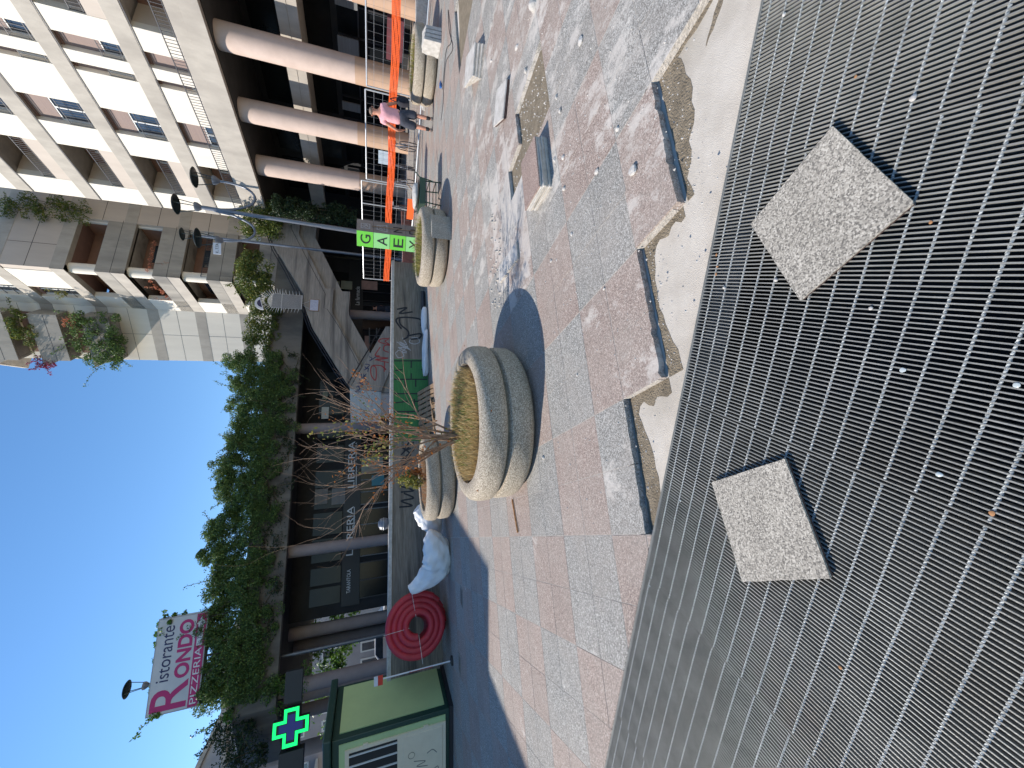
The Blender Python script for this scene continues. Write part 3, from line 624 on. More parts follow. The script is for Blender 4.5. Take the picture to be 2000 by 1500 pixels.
for (a0, a1, z0, z1) in [(11.9, 12.0, 1.2, 1.75)]: s_.box(19.2, 19.25, a0, a1, z0, z1)
s_.build('notice', M['poster'], apt)
# ================================================================== TOWER BEYOND
tow = thing('residential_tower', 'pale residential tower with concrete balconies beside the blue sky', 'building', NA(16, 22.3, 0))
AF = 22.25; P1 = (14.75, 25.85); P2 = (12.4, 28.2); TOP = 26.
FT = [(9.17, 9.75), (11.59, 12.13), (13.98, 14.52), (16.38, 16.92), (18.78, 19.32), (21.18, 21.72), (23.6, 24.1)]
def LF(u, w_, z): return NA(14.75 - w_, AF + u, z)                      # left flank, u away, w outwards
q7 = math.sqrt(.5)
def CF(u, w_, z): return NA(P1[0] - q7 * u - q7 * w_, P1[1] + q7 * u - q7 * w_, z)   # 45 degree face
HT = 3.6; HC = 3.33
wl = MB(); base = -.0
# front (a = AF) : n 18.1 .. 22 full wall ; n 14.75..18.1 loggias below 16.38, solid above
wl.box(18.1, 30, AF, AF + .3, 0, TOP, fr=NAf)
wl.box(14.78, 18.098, AF, AF + .3, 16.93, TOP, fr=NAf)
wl.build('recessed_wall', M['beige'], tow)
wl = MB()
# flank: openings u 1.85..2.8 above 16.9 ; loggias u 0.. 2.3 below
def flank(z0, z1, ops):
    u = .3 if z0 > 16.9 else 2.45
    for (o0, o1) in ops:
        if o0 > u: wl.box(u, o0, -.3, 0, z0, z1, fr=LF)
        u = o1
    wl.box(u, HT, -.3, 0, z0, z1, fr=LF)
zt = [(0, 9.17)] + [(FT[i][1], FT[i + 1][0]) for i in range(6)] + [(24.1, TOP)]
for i, (z0, z1) in enumerate(zt): flank(z0, z1, [(1.85, 2.8)] if z0 > 16.9 else [])
for i, (z0, z1) in enumerate(zt): wl.box(.0, HC, -.3, 0, z0, z1, fr=CF)
wl.box(HC - .3, HC - .003, -9, -.303, 0, TOP - .01, fr=CF)
wl.build('flank_wall', M['cream'], tow, bevel=.01)
for (z0, z1) in FT:
    bd = MB()
    bd.box(18.1, 21, AF - .012, AF + .31, z0, z1, fr=NAf)
    bd.box(0, HT + .005, -.31, .012, z0, z1, fr=LF); bd.box(.005, HC + .005, -.31, .012, z0, z1, fr=CF)
    bd.box(14.77, 18.1, AF - .012 if z0 > 16 else AF + .2, AF + .31, z0, z1, fr=NAf)
    bd.build('floor_band', M['band'], tow)
# panel joints
for (z0, z1) in zt[1:]:
    jt = MB()
    zc = (z0 + z1) / 2
    jt.box(18.1, 21, AF - .004, AF, zc, zc + .02, fr=NAf); jt.box(.02, HC, 0, .004, z0 + (z1 - z0) * .5, z0 + (z1 - z0) * .5 + .015, fr=CF)
    jt.box(1.6, 1.615, 0, .004, z0, z1, fr=CF)
    if z0 > 16.9: jt.box(14.8, 18.1, AF - .004, AF, zc, zc + .02, fr=NAf); jt.box(16.2, 16.22, AF - .004, AF, z0, z1, fr=NAf)
    jt.build('panel_joints', M['rail'], tow)
# loggias at the corner
for i in range(0, 4):
    z0, z1 = FT[i][1], FT[i + 1][0] if i < 3 else 16.38
    zb = FT[i][0]
    if i == 3: break
for i, zb in enumerate([6.8, 9.17, 11.59, 13.98]):
    zu = [9.17, 11.59, 13.98, 16.38][i]
    p_ = MB()
    # parapet wraps the corner: front face and flank face
    p_.prism([(14.75, AF), (18.1, AF), (18.25, AF + .02), (18.1, AF + .16), (14.9, AF + .16), (14.9, AF + 3.45), (14.75, AF + 3.6)], zb, zb + 1.22, fr=NAf)
    p_.build('balcony_parapet', M['balc'], tow, bevel=.01)
    p_ = MB(); p_.box(14.9, 18.1, AF + .161, AF + 3.4, zb, zb + .55, fr=NAf); p_.build('balcony_floor', M['balc'], tow)
    jn = MB(); jn.box(14.76, 18.2, AF - .004, AF + .001, zb + .58, zb + .60, fr=NAf); jn.box(0.02, 3.5, 0.0, .004, zb + .58, zb + .60, fr=LF); jn.build('panel_joints', M['rail'], tow)
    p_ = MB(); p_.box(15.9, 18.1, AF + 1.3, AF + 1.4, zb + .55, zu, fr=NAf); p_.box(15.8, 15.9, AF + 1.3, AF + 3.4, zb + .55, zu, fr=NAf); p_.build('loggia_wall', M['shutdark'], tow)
    p_ = MB(); X, Y, _ = NA(15.15, AF + .42); p_.lathe([(.27, zb + .56), (.27, zu)], (X, Y, 0), 28); p_.build('round_pillar', M['cream'], tow, smooth=True)
    r_ = MB(); r_.box(18.0, 18.1, AF + .17, AF + .29, zb + .55, zu, fr=NAf); r_.build('side_frame', M['frame'], tow)
    g_ = MB(); g_.box(16.5, 17.7, AF + 1.27, AF + 1.298, zb + .55, zu - .4, fr=NAf); g_.build('loggia_window', M['glass'], tow)
    g_ = MB(); g_.box(15.77, 15.798, AF + 1.8, AF + 3.0, zb + .55, zu - .4, fr=NAf); g_.build('loggia_window', M['glass'], tow)
    if i == 1:
        r_ = MB(); r_.box(15, 18.1, AF + .05, AF + .08, zb + 1.5, zb + 1.53, fr=NAf)
        for q in range(26): r_.box(15 + q * .12, 15.014 + q * .12, AF + .055, AF + .07, zb + 1.22, zb + 1.5, fr=NAf)
        r_.build('balcony_railing', M['rail'], tow)
# flank windows
for (z0, z1) in zt:
    if z0 < 16.9 or z0 > 24: continue
    wd = MB(LF); wd.box(1.855, 2.795, -.26, -.2, z0 + .02, z0 + .08); wd.box(1.855, 1.92, -.26, -.2, z0 + .08, z1 - .2); wd.box(2.73, 2.795, -.26, -.2, z0 + .08, z1 - .2); wd.box(2.3, 2.36, -.26, -.2, z0 + .08, z1 - .2); wo = wd.build('window', M['frame'], tow)
    wd = MB(LF); wd.box(1.92, 2.73, -.245, -.235, z0 + .08, z1 - .2); wd.build('pane', M['glass'], wo)
    wd = MB(LF); wd.box(1.855, 2.795, -.25, -.17, z1 - .2, z1 - .003); wd.build('shutter_box', M['shutdark'], tow)
    r_ = MB(LF)
    for zr in (z0 + .35, z0 + .8): r_.box(1.855, 2.795, -.09, -.06, zr, zr + .02)
    r_.build('window_railing', M['rail'], tow)
# balconies on the 45 degree face
for zb in (15.98, 18.2, 20.4, 22.6):
    p_ = MB(CF); u0, u1, dp = .35, 3.1, .95
    p_.prism([(u0, zb), (u1, zb), (u1, zb + .5), (u1 + .42, zb + 1.22), (u0, zb + 1.22)], dp - .14, dp, axis='y'); p_.box(u0, u0 + .14, .013, dp - .141, zb, zb + 1.22); p_.box(u1 - .14, u1, -.3, dp - .141, zb, zb + 1.1); p_.build('balcony_parapet', M['balc'], tow, bevel=.01)
    p_ = MB(CF); p_.box(u0 + .161, u1 - .161, .013, dp - .161, zb, zb + .3); p_.build('balcony_floor', M['balc'], tow)
    p_ = MB(CF); p_.box(u0 + .02, u1, dp, dp + .004, zb + .56, zb + .58); p_.build('panel_joints', M['rail'], tow)
    p_ = MB(CF); p_.box(.5, 2.9, .013, .03, zb + .32, zb + 2.1); p_.build('loggia_window', M['shutdark'], tow)
# roof slabs so that nothing is hollow from aside
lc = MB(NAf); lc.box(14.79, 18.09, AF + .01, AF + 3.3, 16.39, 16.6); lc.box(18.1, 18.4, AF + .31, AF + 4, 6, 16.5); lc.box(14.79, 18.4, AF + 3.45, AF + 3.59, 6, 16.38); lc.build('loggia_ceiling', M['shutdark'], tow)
rf = MB(); rf.prism([(14.8, AF + .3), (29, AF + .3), (29, 36), (15, 36), (12.7, 28.2), (14.8, 25.8)], TOP - .3, TOP - .02, fr=NAf); rf.build('roof', M['band'], tow); rf = MB(); rf.box(14.9, 29, AF + .31, AF + .5, 0, 6.8, fr=NAf); rf.build('base_wall', M['band'], tow)
rf = MB(NAf); rf.box(NF + .31, NF + 9, A0_ + .31, A1_ - .31, 19.4, 19.6); rf.build('roof', M['band'], apt)
# ================================================================== TERRACE BUILDING (beam at a = 19.5)
AB = 19.5; ter = thing('terrace_building', 'low concrete terrace building with dark shopfronts behind slim columns', 'building', NA(4, AB, 0))
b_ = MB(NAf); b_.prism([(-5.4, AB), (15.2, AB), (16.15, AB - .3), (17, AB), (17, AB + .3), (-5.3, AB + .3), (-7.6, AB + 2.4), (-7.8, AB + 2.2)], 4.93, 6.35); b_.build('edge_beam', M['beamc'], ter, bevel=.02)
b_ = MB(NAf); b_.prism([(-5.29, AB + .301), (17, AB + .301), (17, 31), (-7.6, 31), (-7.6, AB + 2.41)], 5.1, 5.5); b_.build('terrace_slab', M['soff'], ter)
for n_, a_, r__ in [(12.0, AB + .9, .25), (5.45, AB + .9, .25), (-.1, AB + .75, .25), (-5.05, AB + .55, .27), (-3.6, AB + 2.9, .27), (-2.7, AB + 4.2, .27), (-4.4, AB + 4.4, .27), (-6.9, AB + 4.0, .27), (-5.9, AB + 2.6, .27)]:
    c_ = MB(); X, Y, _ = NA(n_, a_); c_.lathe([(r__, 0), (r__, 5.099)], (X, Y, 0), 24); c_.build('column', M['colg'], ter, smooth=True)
# shop front wall
SF = 22.0
b_ = MB(NAf); b_.box(17.0, 26, SF - .5, SF - .2, 0, 6.59); b_.box(-2.9, 17, SF, SF + .3, 0, 5.099); b_.box(-3.1, -2.9, SF, SF + 7, 0, 5.099); b_.build('shop_wall', M['dwall'], ter)
fas = MB(NAf); fas.box(-2.8, 16.8, SF - .09, SF - .001, 2.15, 2.95); fo = fas.build('shop_fascia', M['black'], ter)
def SFR(u, v, w_): return NA(u, SF - .092 - w_, v)
def t_on(s, x0, x1, xv, h, **k):   # text between photo rows x0..x1 (left->right) with baseline on photo column xv
    u0, v0 = AL(xv, x0, SF - .09); u1, _ = AL(xv, x1, SF - .09); return u0, v0, (u1 - u0)
def put(s, x0, x1, xv, h, mat, parent, **k):
    u0, v0, wd_ = t_on(s, x0, x1, xv, h); o = text(s, h, SFR, u0, v0, mat, parent, **k)
    us = [Vector(v.co) for v in o.data.vertices]; 
    return o
def fittext(s, fr, u0, u1, v0, v1, mat, parent, **k):
    # lettering fitted between u0..u1 and v0..v1
    cu = bpy.data.curves.new('t', 'FONT'); cu.body = s; o = bpy.data.objects.new('t', cu); C.objects.link(o); bpy.context.view_layer.update(); me = o.to_mesh()
    xs = [v.co.x for v in me.vertices]; ys = [v.co.y for v in me.vertices]; x0, x1, y0, y1 = min(xs), max(xs), min(ys), max(ys); o.to_mesh_clear(); bpy.data.objects.remove(o); bpy.data.curves.remove(cu)
    sy = (v1 - v0) / (y1 - y0); sx = (u1 - u0) / (x1 - x0) / sy
    return text(s, sy, fr, u0 - x0 * sx * sy, v0 - y0 * sy, mat, parent, sx=sx, **k)
def shoplet(s, ya, yb, xa, xb, **k):   # letters from photo row ya (left end) to yb, columns xa (top) .. xb (bottom)
    u0, v0 = AL(xb, ya, SF - .09); u1, _ = AL(xb, yb, SF - .09); _, v1 = AL(xa, (ya + yb) / 2, SF - .09)
    return fittext(s, SFR, u0, u1, v0, v1, M['wtext'], fo, **k)
shoplet('LIBRERIA', 952, 862, 680, 692); shoplet('LIBRERIA', 1084, 989, 677, 689); shoplet('TARANTOLA', 1158, 1112, 677, 684)
shoplet('TARANTOLA', 900, 864, 694, 697); shoplet('TARANTOLA', 1045, 1004, 690, 693); shoplet('La farmacia', 596, 560, 694, 702); shoplet('DEL RONDO', 682, 648, 694, 699)
ul = MB()
for ya, yb, xv in ((952, 910, 696), (1034, 990, 692)):
    u0, v0 = AL(xv, ya, SF - .09); u1, _ = AL(xv, yb, SF - .09); ul.box(u0, u1, SF - .1, SF - .092, v0, v0 + .03, fr=NAf)
ul.build('underline', M['wtext'], fo)
# shop windows: (n0, n1)
for k, (n0, n1) in enumerate([(-2.6, -1.0), (-.75, 1.5), (1.7, 3.6), (4.0, 6.1), (6.6, 8.6), (9.1, 11.2), (11.9, 13.6), (13.9, 15.9)]):
    s_ = MB(NAf); s_.box(n0, n1, SF - .05, SF - .003, .25, 2.14); wo = s_.build('shop_window', M['dglass'], ter)
    s_ = MB(NAf); m_ = max(2, int((n1 - n0) / .62))
    for q in range(m_ + 1): nn = n0 + (n1 - n0 - .05) * q / m_; s_.box(nn, nn + .05, SF - .1, SF - .05, .25, 2.14)
    s_.box(n0, n1, SF - .1, SF - .05, .19, .249); s_.build('window_frame', M['shutg'] if k in (1, 2) else M['rail'], wo)
    s_ = MB(NAf); s_.box(n0, n0 + (n1 - n0) * .46, SF - .05, SF - .003, 3.0, 4.3); s_.box(n0 + (n1 - n0) * .54, n1, SF - .05, SF - .003, 3.0, 4.3); s_.build('upper_window', M['dglass'], ter)
def poster(x0, y0, x1, y1, mat, nm='poster', dd=.11):
    ua, va = AL((x0 + x1) / 2, y1, SF - dd); ub, _ = AL((x0 + x1) / 2, y0, SF - dd); _, v1 = AL(x0, (y0 + y1) / 2, SF - dd); _, v0 = AL(x1, (y0 + y1) / 2, SF - dd)
    p_ = MB(NAf); p_.box(min(ua, ub), max(ua, ub), SF - dd - .01, SF - dd, v0, v1); p_.build(nm, mat, ter)
poster(640, 549, 663, 565, M['poster']); poster(666, 549, 688, 565, M['poster']); poster(706, 549, 737, 566, M['poster2']); poster(726, 928, 750, 948, M['teal']); poster(706, 893, 748, 925, M['poster']); poster(664, 601, 672, 611, M['poster']); poster(712, 656, 722, 687, M['poster2']); poster(738, 600, 745, 613, M['teal']); poster(630, 765, 640, 780, M['poster']); poster(628, 795, 642, 818, M['frame']); poster(615, 955, 640, 985, M['shutg']); poster(648, 953, 674, 985, M['shutg'])
# white window cross frames
s_ = MB(NAf)
for (x0, y0, x1, y1) in [(721, 641, 722, 670), (735, 641, 736, 660), (721, 655, 746, 656), (660, 618, 680, 619)]:
    ua, va = AL(x0, y0, SF - .12); ub, vb = AL(x1, y1, SF - .12); s_.box(min(ua, ub) - .02, max(ua, ub) + .02, SF - .125, SF - .12, min(va, vb) - .02, max(va, vb) + .02)
s_.build('glazing_bars', M['shutg'], ter)
# ================================================================== STAIRS (zig-zag, concrete parapets)
stc = thing('outdoor_staircase', 'zig-zag concrete staircase with solid parapets climbing to the terrace', 'staircase', NA(7, 17.4, 0))
def P17(x, y, A): return AL(x, y, A)
def za(a, b): return (440 + a / 5.77, 380 + b / 5.77)
def zb_(a, b): return (600 + a / 6.25, 620 + b / 6.25)
A2 = 18.3
up = [P17(*q, A2) for q in [za(520, 200), za(500, 420), za(560, 590), za(700, 830), za(880, 1120), za(885, 1240), za(980, 1500), zb_(380, 640), zb_(520, 860), zb_(660, 610), zb_(650, 560), za(1300, 1500), za(1210, 1330), za(1205, 1290), za(1225, 1060), za(1130, 1055), za(830, 440), za(870, 160), za(560, 118)]]
b_ = MB(NAf); b_.prism(up, A2, A2 + .16, axis='y'); b_.build('upper_parapet', M['stairc'], stc, bevel=.01)
# inner parapet of the same flight, 1.4 m behind, and the treads between
upi = [(p[0], p[1] - .0) for p in up]; 
b_ = MB(NAf); b_.prism([(n_, z_ - .75) for n_, z_ in up], A2 + .161, A2 + .95, axis='y'); b_.build('upper_flight', M['stairc'], stc)
ln = MB(NAf); ed_ = [za(750, 260), za(745, 380), za(1130, 1120), za(1115, 1280), za(1150, 1290), za(1290, 1500), zb_(640, 590)]
ed_ = [P17(*q, A2) for q in ed_]
for i in range(len(ed_) - 1):
    (n0, z0), (n1, z1) = ed_[i], ed_[i + 1]; ln.prism([(n0, z0), (n1, z1), (n1, z1 + .025), (n0, z0 + .025)], A2 - .006, A2 - .001, axis='y')
ln.build('cast_joint', M['rail'], stc)
A1s = 17.2
lo_ = [P17(*q, A1s) for q in [zb_(520, 870), zb_(960, 110), zb_(1010, 110), zb_(1012, 640), zb_(905, 900)]]
b_ = MB(NAf); b_.prism(lo_, A1s, A1s + .16, axis='y'); lw = b_.build('lower_parapet', M['stairc'], stc)
cr_ = []
nk, zk = P17(*zb_(905, 900), A1s); nt_, ztp = P17(*zb_(520, 870), A1s)
b_ = MB()
nA = nt_; nB = nA - 1.55
def CH_(u, w_, z): return NA(nA - q7 * u - q7 * w_, A1s + q7 * u - q7 * w_, z)
b_.box(0, 1.72, -.16, 0, zk, ztp, fr=CH_); b_.build('landing_parapet', pm('sunlit_concrete', (.66, .62, .56), (.5, .47, .42), 3, .95, .4, 15, stretch=(.5, .5, 8)), stc)  # stair concrete in a paler tone, sunlight put into its colour
b_ = MB(NAf); b_.prism([(nA + .1, A1s + .17), (nA + 2.2, A1s + .17), (nA + 2.2, A2 + .9), (nA - 1.1, A2 + .9), (nA - 1.0, A1s + 1.3)], zk - .0, zk + .2); b_.build('landing_slab', M['stairc'], stc)
b_ = MB(NAf); b_.prism([(nk, zk), (lo_[3][0], lo_[3][1]), (lo_[1][0], lo_[1][1] - .3), (lo_[1][0], 0), (nk, 0)], A1s + .162, A1s + .9, axis='y'); b_.build('lower_flight', M['stairc'], stc)
b_ = MB(NAf); b_.prism([(nk - .1, A1s + .3), (nk + .5, A1s + .3), (nk + .5, A1s + 1.1), (nk - .9, A1s + 1.1)], 0, zk - .001); b_.build('support_pier', M['col'], stc)
hr = MB()
top_ = [za(500, 430), za(560, 600), za(700, 840), za(835, 1100), za(975, 1500), zb_(370, 640), zb_(505, 830)]
pts = [(*P17(*q, A2 - .03),) for q in top_]; hr.tube([(n_, A2 + .05, z_ + .06) for n_, z_ in pts], .028, 6, fr=NAf)
hr.tube([(n_, A2 + .2, z_ + .16) for n_, z_ in pts], .025, 6, fr=NAf)
pts2 = [P17(*q, A1s) for q in [zb_(510, 815), zb_(660, 560), zb_(800, 330), zb_(905, 130)]]; hr.tube([(n_, A1s + .05, z_ + .07) for n_, z_ in pts2], .03, 6, fr=NAf)
hr.build('handrail', M['rail'], stc)
def LW(u, v, w_): return NA(u, A1s - .001 - w_, v)
def sk(pts): return curve([P17(*zb_(*p), A1s) for p in pts], 5)
strokes([sk([(1000, 255), (900, 265), (880, 300), (1000, 330), (950, 290), (990, 270)]), sk([(1005, 340), (945, 345), (935, 400), (990, 425)]), sk([(890, 365), (830, 460), (880, 470), (850, 480), (985, 495)]), sk([(830, 520), (980, 500), (840, 515), (990, 550)]), sk([(945, 540), (940, 660)]), sk([(960, 630), (900, 590), (790, 595), (780, 700), (835, 765), (840, 620), (800, 590)]), sk([(905, 590), (960, 640)])], LW, .045, M['inkr'], lw)
strokes([sk([(760, 480), (790, 500), (765, 530), (840, 480)]), sk([(710, 570), (760, 580), (720, 620), (705, 600)]), sk([(700, 640), (745, 620), (740, 660)]), sk([(690, 690), (700, 770), (690, 700), (715, 760)]), sk([(660, 690), (670, 740), (720, 690)]), sk([(640, 760), (690, 790), (620, 800), (680, 820), (600, 850)]), sk([(620, 830), (640, 880), (590, 900), (650, 910)]), sk([(700, 820), (750, 810), (730, 780)])], LW, .035, M['inkn'], lw)
# cage gate with spikes on the stair
cg = thing('spiked_gate', 'half-round grey gate of vertical bars fringed with spikes on the stair parapet', 'gate', NA(10.6, A2, 4.7))
nc, zc_ = P17(560, 590, A2 - .1); n0_, z0_ = P17(588, 604, A2 - .1); n1_, z1_ = P17(588, 578, A2 - .1); _, ztop = P17(519, 588, A2 - .1)
rc = (n1_ - n0_) / 2; nm_ = (n0_ + n1_) / 2
m1 = MB(NAf)
for q in range(15):
    nn = n0_ + (n1_ - n0_) * q / 14; m1.box(nn - .01, nn + .01, A2 - .13, A2 - .11, z0_, ztop - .25 + .18 * math.cos((q - 7) / 7 * 1.5))
m1.box(n0_ - .02, n1_ + .02, A2 - .135, A2 - .108, z0_ - .03, z0_); m1.box(n0_, n1_, A2 - .136, A2 - .107, zc_ + .2, zc_ + .22); m1.build('bars', M['zinc'], cg); m1 = MB(NAf); m1.box(n0_, n1_, A2 - .1, A2 - .09, z0_, ztop - .25); m1.build('dark_backing', M['black'], cg)
m1 = MB()
for q in range(28):
    t = -.15 + (math.pi + .3) * q / 27; hz = (ztop - z0_) * .5; ce = (z0_ + ztop) / 2
    x_, z_ = nm_ + (rc + .02) * math.cos(t), ce + .1 + hz * .95 * math.sin(t) if True else 0
    if t < .2 or t > math.pi - .2: pass
    m1.tube([(x_, A2 - .12, z_), (nm_ + (rc + .3) * math.cos(t), A2 - .12 - .05 * (q % 2), ce + .1 + (hz * .95 + .26) * math.sin(t))], [.014, .004], 5, fr=NAf)
for sx_ in (-1, 1):
    for q in range(7):
        z_ = z0_ + .1 + q * .14; m1.tube([(nm_ + sx_ * (rc + .02), A2 - .12, z_), (nm_ + sx_ * (rc + .24), A2 - .12, z_ + .04)], [.014, .004], 5, fr=NAf)
m1.build('spikes', M['frame'], cg)
m1 = MB(NAf); n2_, z2_ = P17(517, 592, A2 - .2); pp = [(n2_ + .36 * math.cos(t), z2_ + .05 + .36 * math.sin(t)) for t in np.linspace(.5, math.pi + .1, 14)]; m1.prism(pp, A2 - .2, A2 - .17, axis='y'); m1.build('emblem_disc', M['white'], cg)
m1 = MB(NAf); pp = [(n2_ + .22 * math.cos(t), z2_ + .09 + .22 * math.sin(t)) for t in np.linspace(.55, math.pi, 10)]; m1.prism(pp, A2 - .204, A2 - .2005, axis='y'); m1.build('emblem_print', M['navy'], cg)
# small framed notice hanging below the gate
nb = thing('framed_notice', 'small framed white notice hung on the stair parapet below the gate', 'notice', NA(10.5, A2 - .03, 4.2))
(na, zA), (nb2, zB) = P17(621, 607, A2 - .03), P17(606, 585, A2 - .03)
m1 = MB(NAf); m1.box(na, nb2, A2 - .03, A2 - .008, zA, zB); m1.build('board', pm('pale_blue_print', (.5, .52, .6), (.35, .38, .5), 14, .6), nb)
m1 = MB(NAf)
m1.box(na - .03, na, A2 - .035, A2 - .008, zA - .03, zB + .03); m1.box(nb2, nb2 + .03, A2 - .035, A2 - .008, zA - .03, zB + .03); m1.box(na, nb2, A2 - .035, A2 - .008, zA - .03, zA); m1.box(na, nb2, A2 - .035, A2 - .008, zB, zB + .03); m1.build('wooden_frame', M['wood'], nb)
m1 = MB(); m1.tube([(na + .1, A2 - .02, zB + .03), ((na + nb2) / 2, A2 - .02, zB + .42), (nb2 - .1, A2 - .02, zB + .03)], .006, 4, fr=NAf); m1.build('cord', M['white'], nb)
# ================================================================== PARAPET WALL along a = 10.5
AW = 10.5; pw = thing('parapet_wall', 'long board-marked concrete parapet with graffiti and a green painted stretch', 'wall', NA(2, AW, 0))
def wtop(n): return 1.05 + (4.8 - n) * .024
b_ = MB(NAf); b_.prism([(-9, 0), (8.2, 0), (8.2, wtop(8.2) - .09), (-9, wtop(-9) - .09)], AW, AW + .22, axis='y'); b_.build('wall_body', M['wallc'], pw)
b_ = MB(NAf); b_.prism([(-9, wtop(-9) - .09), (8.22, wtop(8.2) - .09), (8.22, wtop(8.2)), (-9, wtop(-9))], AW - .03, AW + .25, axis='y'); b_.build('coping', M['pale'], pw, bevel=.01)
b_ = MB(NAf); b_.box(2.35, 4.78, AW - .006, AW - .001, .02, wtop(3.5) - .1); gp = b_.build('green_paint', M['green'], pw)
def WW(u, v, w_): return NA(u, AW - .0065 - w_, v)
L_ = []
for z_ in (.3, .55, .8): pass
def wk(x, y): return AL(x, y, AW)
lines = [[(770, 705), (830, 705)], [(771, 741), (833, 741)], [(771, 769), (833, 769)], [(771, 804), (833, 804)], [(803, 706), (803, 718)], [(803, 730), (803, 740)], [(791, 743), (791, 755)], [(812, 743), (812, 755)], [(809, 780), (809, 793)], [(810, 784), (833, 784)], [(797, 805), (797, 816)], [(773, 724), (785, 722)], [(823, 722), (833, 722)], [(773, 787), (795, 784)]]
strokes([[wk(*p) for p in L] for L in lines], WW, .035, M['inkb'], gp, name='black_lines')
def wc(pts, k=6): return curve([wk(*p) for p in pts], k)
def W2(u, v, w_): return NA(u, AW - .001 - w_, v)
z4 = lambda a, b: (450 + a / 3.75, 380 + b / 3.75)
strokes([wc([z4(*p) for p in [(1250, 980), (1215, 930), (1230, 905), (1300, 900), (1390, 915), (1395, 960)]]), wc([z4(*p) for p in [(1240, 900), (1245, 950), (1300, 1000), (1300, 1040), (1270, 1060)]]), wc([z4(*p) for p in [(1300, 1035), (1390, 1020), (1385, 1050), (1320, 1060)]]), wc([z4(*p) for p in [(1225, 840), (1290, 830), (1240, 870), (1330, 860)]])], W2, .05, M['inkb'], pw, name='black_tag')
strokes([wc([z4(*p) for p in [(1330, 1050), (1310, 1080), (1350, 1095), (1385, 1080), (1370, 1050), (1330, 1050)]]), wc([z4(*p) for p in [(1260, 1050), (1290, 1100), (1240, 1080), (1310, 1130), (1240, 1100), (1320, 1140)]]), wc([z4(*p) for p in [(1220, 1080), (1280, 1120), (1230, 1120), (1290, 1150)]]), wc([z4(*p) for p in [(1210, 1160), (1240, 1140), (1270, 1180), (1230, 1195), (1210, 1165)]]), wc([z4(*p) for p in [(1240, 1130), (1300, 1110), (1260, 1150), (1290, 1160)]])], W2, .022, M['inkw'], pw, name='white_tag')
z5 = lambda a, b: (350 + a / 3.41, 700 + b / 3.41)
strokes([wc([z5(*p) for p in q]) for q in [[(1480, 590), (1540, 640), (1480, 680), (1560, 610)], [(1500, 700), (1550, 660), (1480, 730), (1560, 720)], [(1490, 760), (1560, 760), (1490, 790)], [(1480, 640), (1560, 560)], [(1500, 900), (1560, 930), (1480, 950), (1550, 980), (1470, 990)], [(1470, 850), (1560, 880), (1480, 890)], [(1530, 560), (1500, 610), (1540, 600)]]], W2, .04, M['inkb'], pw, name='black_tag')
# low brick plinth strip behind the fence
b_ = MB(NAf); b_.box(8.3, 13.0, 12.9, 13.1, 0, .42); tag(b_.build('brick_plinth', M['brick']), 'low red brick plinth behind the mesh fence', 'plinth')
# ================================================================== FAR BUILDINGS at the left
def house(name, lab, X0, X1, Y0, Y1, H_, wall, fl, bays, wmat='frame', balc=False, roof='band', px=0):
    t = thing(name, lab, 'building', ((X0 + X1) / 2, Y0, 0), 'houses far beyond the columns')
    m1 = MB(); m1.box(X0, X1, Y0, Y1, 0, H_); m1.build('wall', M[wall], t)
    m1 = MB(); m1.box(X0 - .3, X1 + .3, Y0 - .3, Y1 + .3, H_ + .002, H_ + .35); m1.build('roof', M[roof], t)
    fh = H_ / fl; bw = (X1 - X0) / bays
    for i in range(fl):
        for j in range(bays):
            x = X0 + bw * (j + .28); z = i * fh + fh * .28; wd_, hg = bw * .44, fh * .5
            m1 = MB(); m1.box(x - .14, x + wd_ + .14, Y0 - .06, Y0 - .001, z - .14, z + hg + .14); wo = m1.build('window', M[wmat], t)
            m1 = MB(); m1.box(x, x + wd_, Y0 - .075, Y0 - .061, z, z + hg); m1.build('pane', M['glass'], wo)
        if balc and i:
            m1 = MB(); m1.box(X0 + .4, X1 - .4, Y0 - 1.2, Y0 - .08, i * fh, i * fh + .18); m1.box(X0 + .4, X1 - .4, Y0 - 1.2, Y0 - 1.1, i * fh + .182, i * fh + .95); m1.build('balcony', M['frame'], t)
house('apartment_house', 'tall grey apartment house with stacked white balconies at the far left', -44, -33, 38, 48, 15.5, 'fargrey', 5, 5, balc=True)
house('apartment_house', 'grey house with white framed windows behind the green cross', -31.5, -22, 38, 48, 13, 'fargrey', 4, 6)
house('apartment_house', 'bluish house with white balconies seen between the two nearest columns', -42, -30.8, 56, 66, 15, 'fargrey', 6, 5, balc=True)
house('apartment_house', 'dark pink house with white framed windows in the middle of the colonnade gap', -30, -17, 60, 70, 15, 'farpink', 5, 8)
mb = MB(); 
tt = thing('street_tree', 'broad green tree beyond the colonnade, between the far houses', 'tree', (-20, 44, 0))
mb = MB(); mb.tube([(-20, 44, 0), (-20, 44, 3), (-19.8, 44.1, 5)], [.3, .22, .12], 8); mb.tube([(-20, 44, 2.6), (-18.8, 44, 4.4)], [.15, .06], 6); mb.tube([(-20, 44, 2.8), (-21.2, 44.3, 4.6)], [.15, .06], 6); mb.build('trunk', M['stem'], tt)
leaves('crown', clumps([(-20 + random.gauss(0, 1.6), 44 + random.gauss(0, 1.3), random.uniform(3, 7.2)) for _ in range(60)], .8, 40), .32, M['ivyl'], tt)
# blocks added out of frame at the left to throw the shade over that side
house('shade_caster', 'pale building beyond the left edge of the plaza', -34, -13.3, 7.2, 12.6, 7.95, 'fargrey', 3, 6)
house('shade_caster', 'low wing of the pale building beyond the left edge', -34, -13.3, -3, 6.5, 6.8, 'fargrey', 2, 6)
house('shade_caster', 'taller pale block further back beyond the left edge', -40, -25.5, 13.5, 26, 17, 'fargrey', 6, 6)
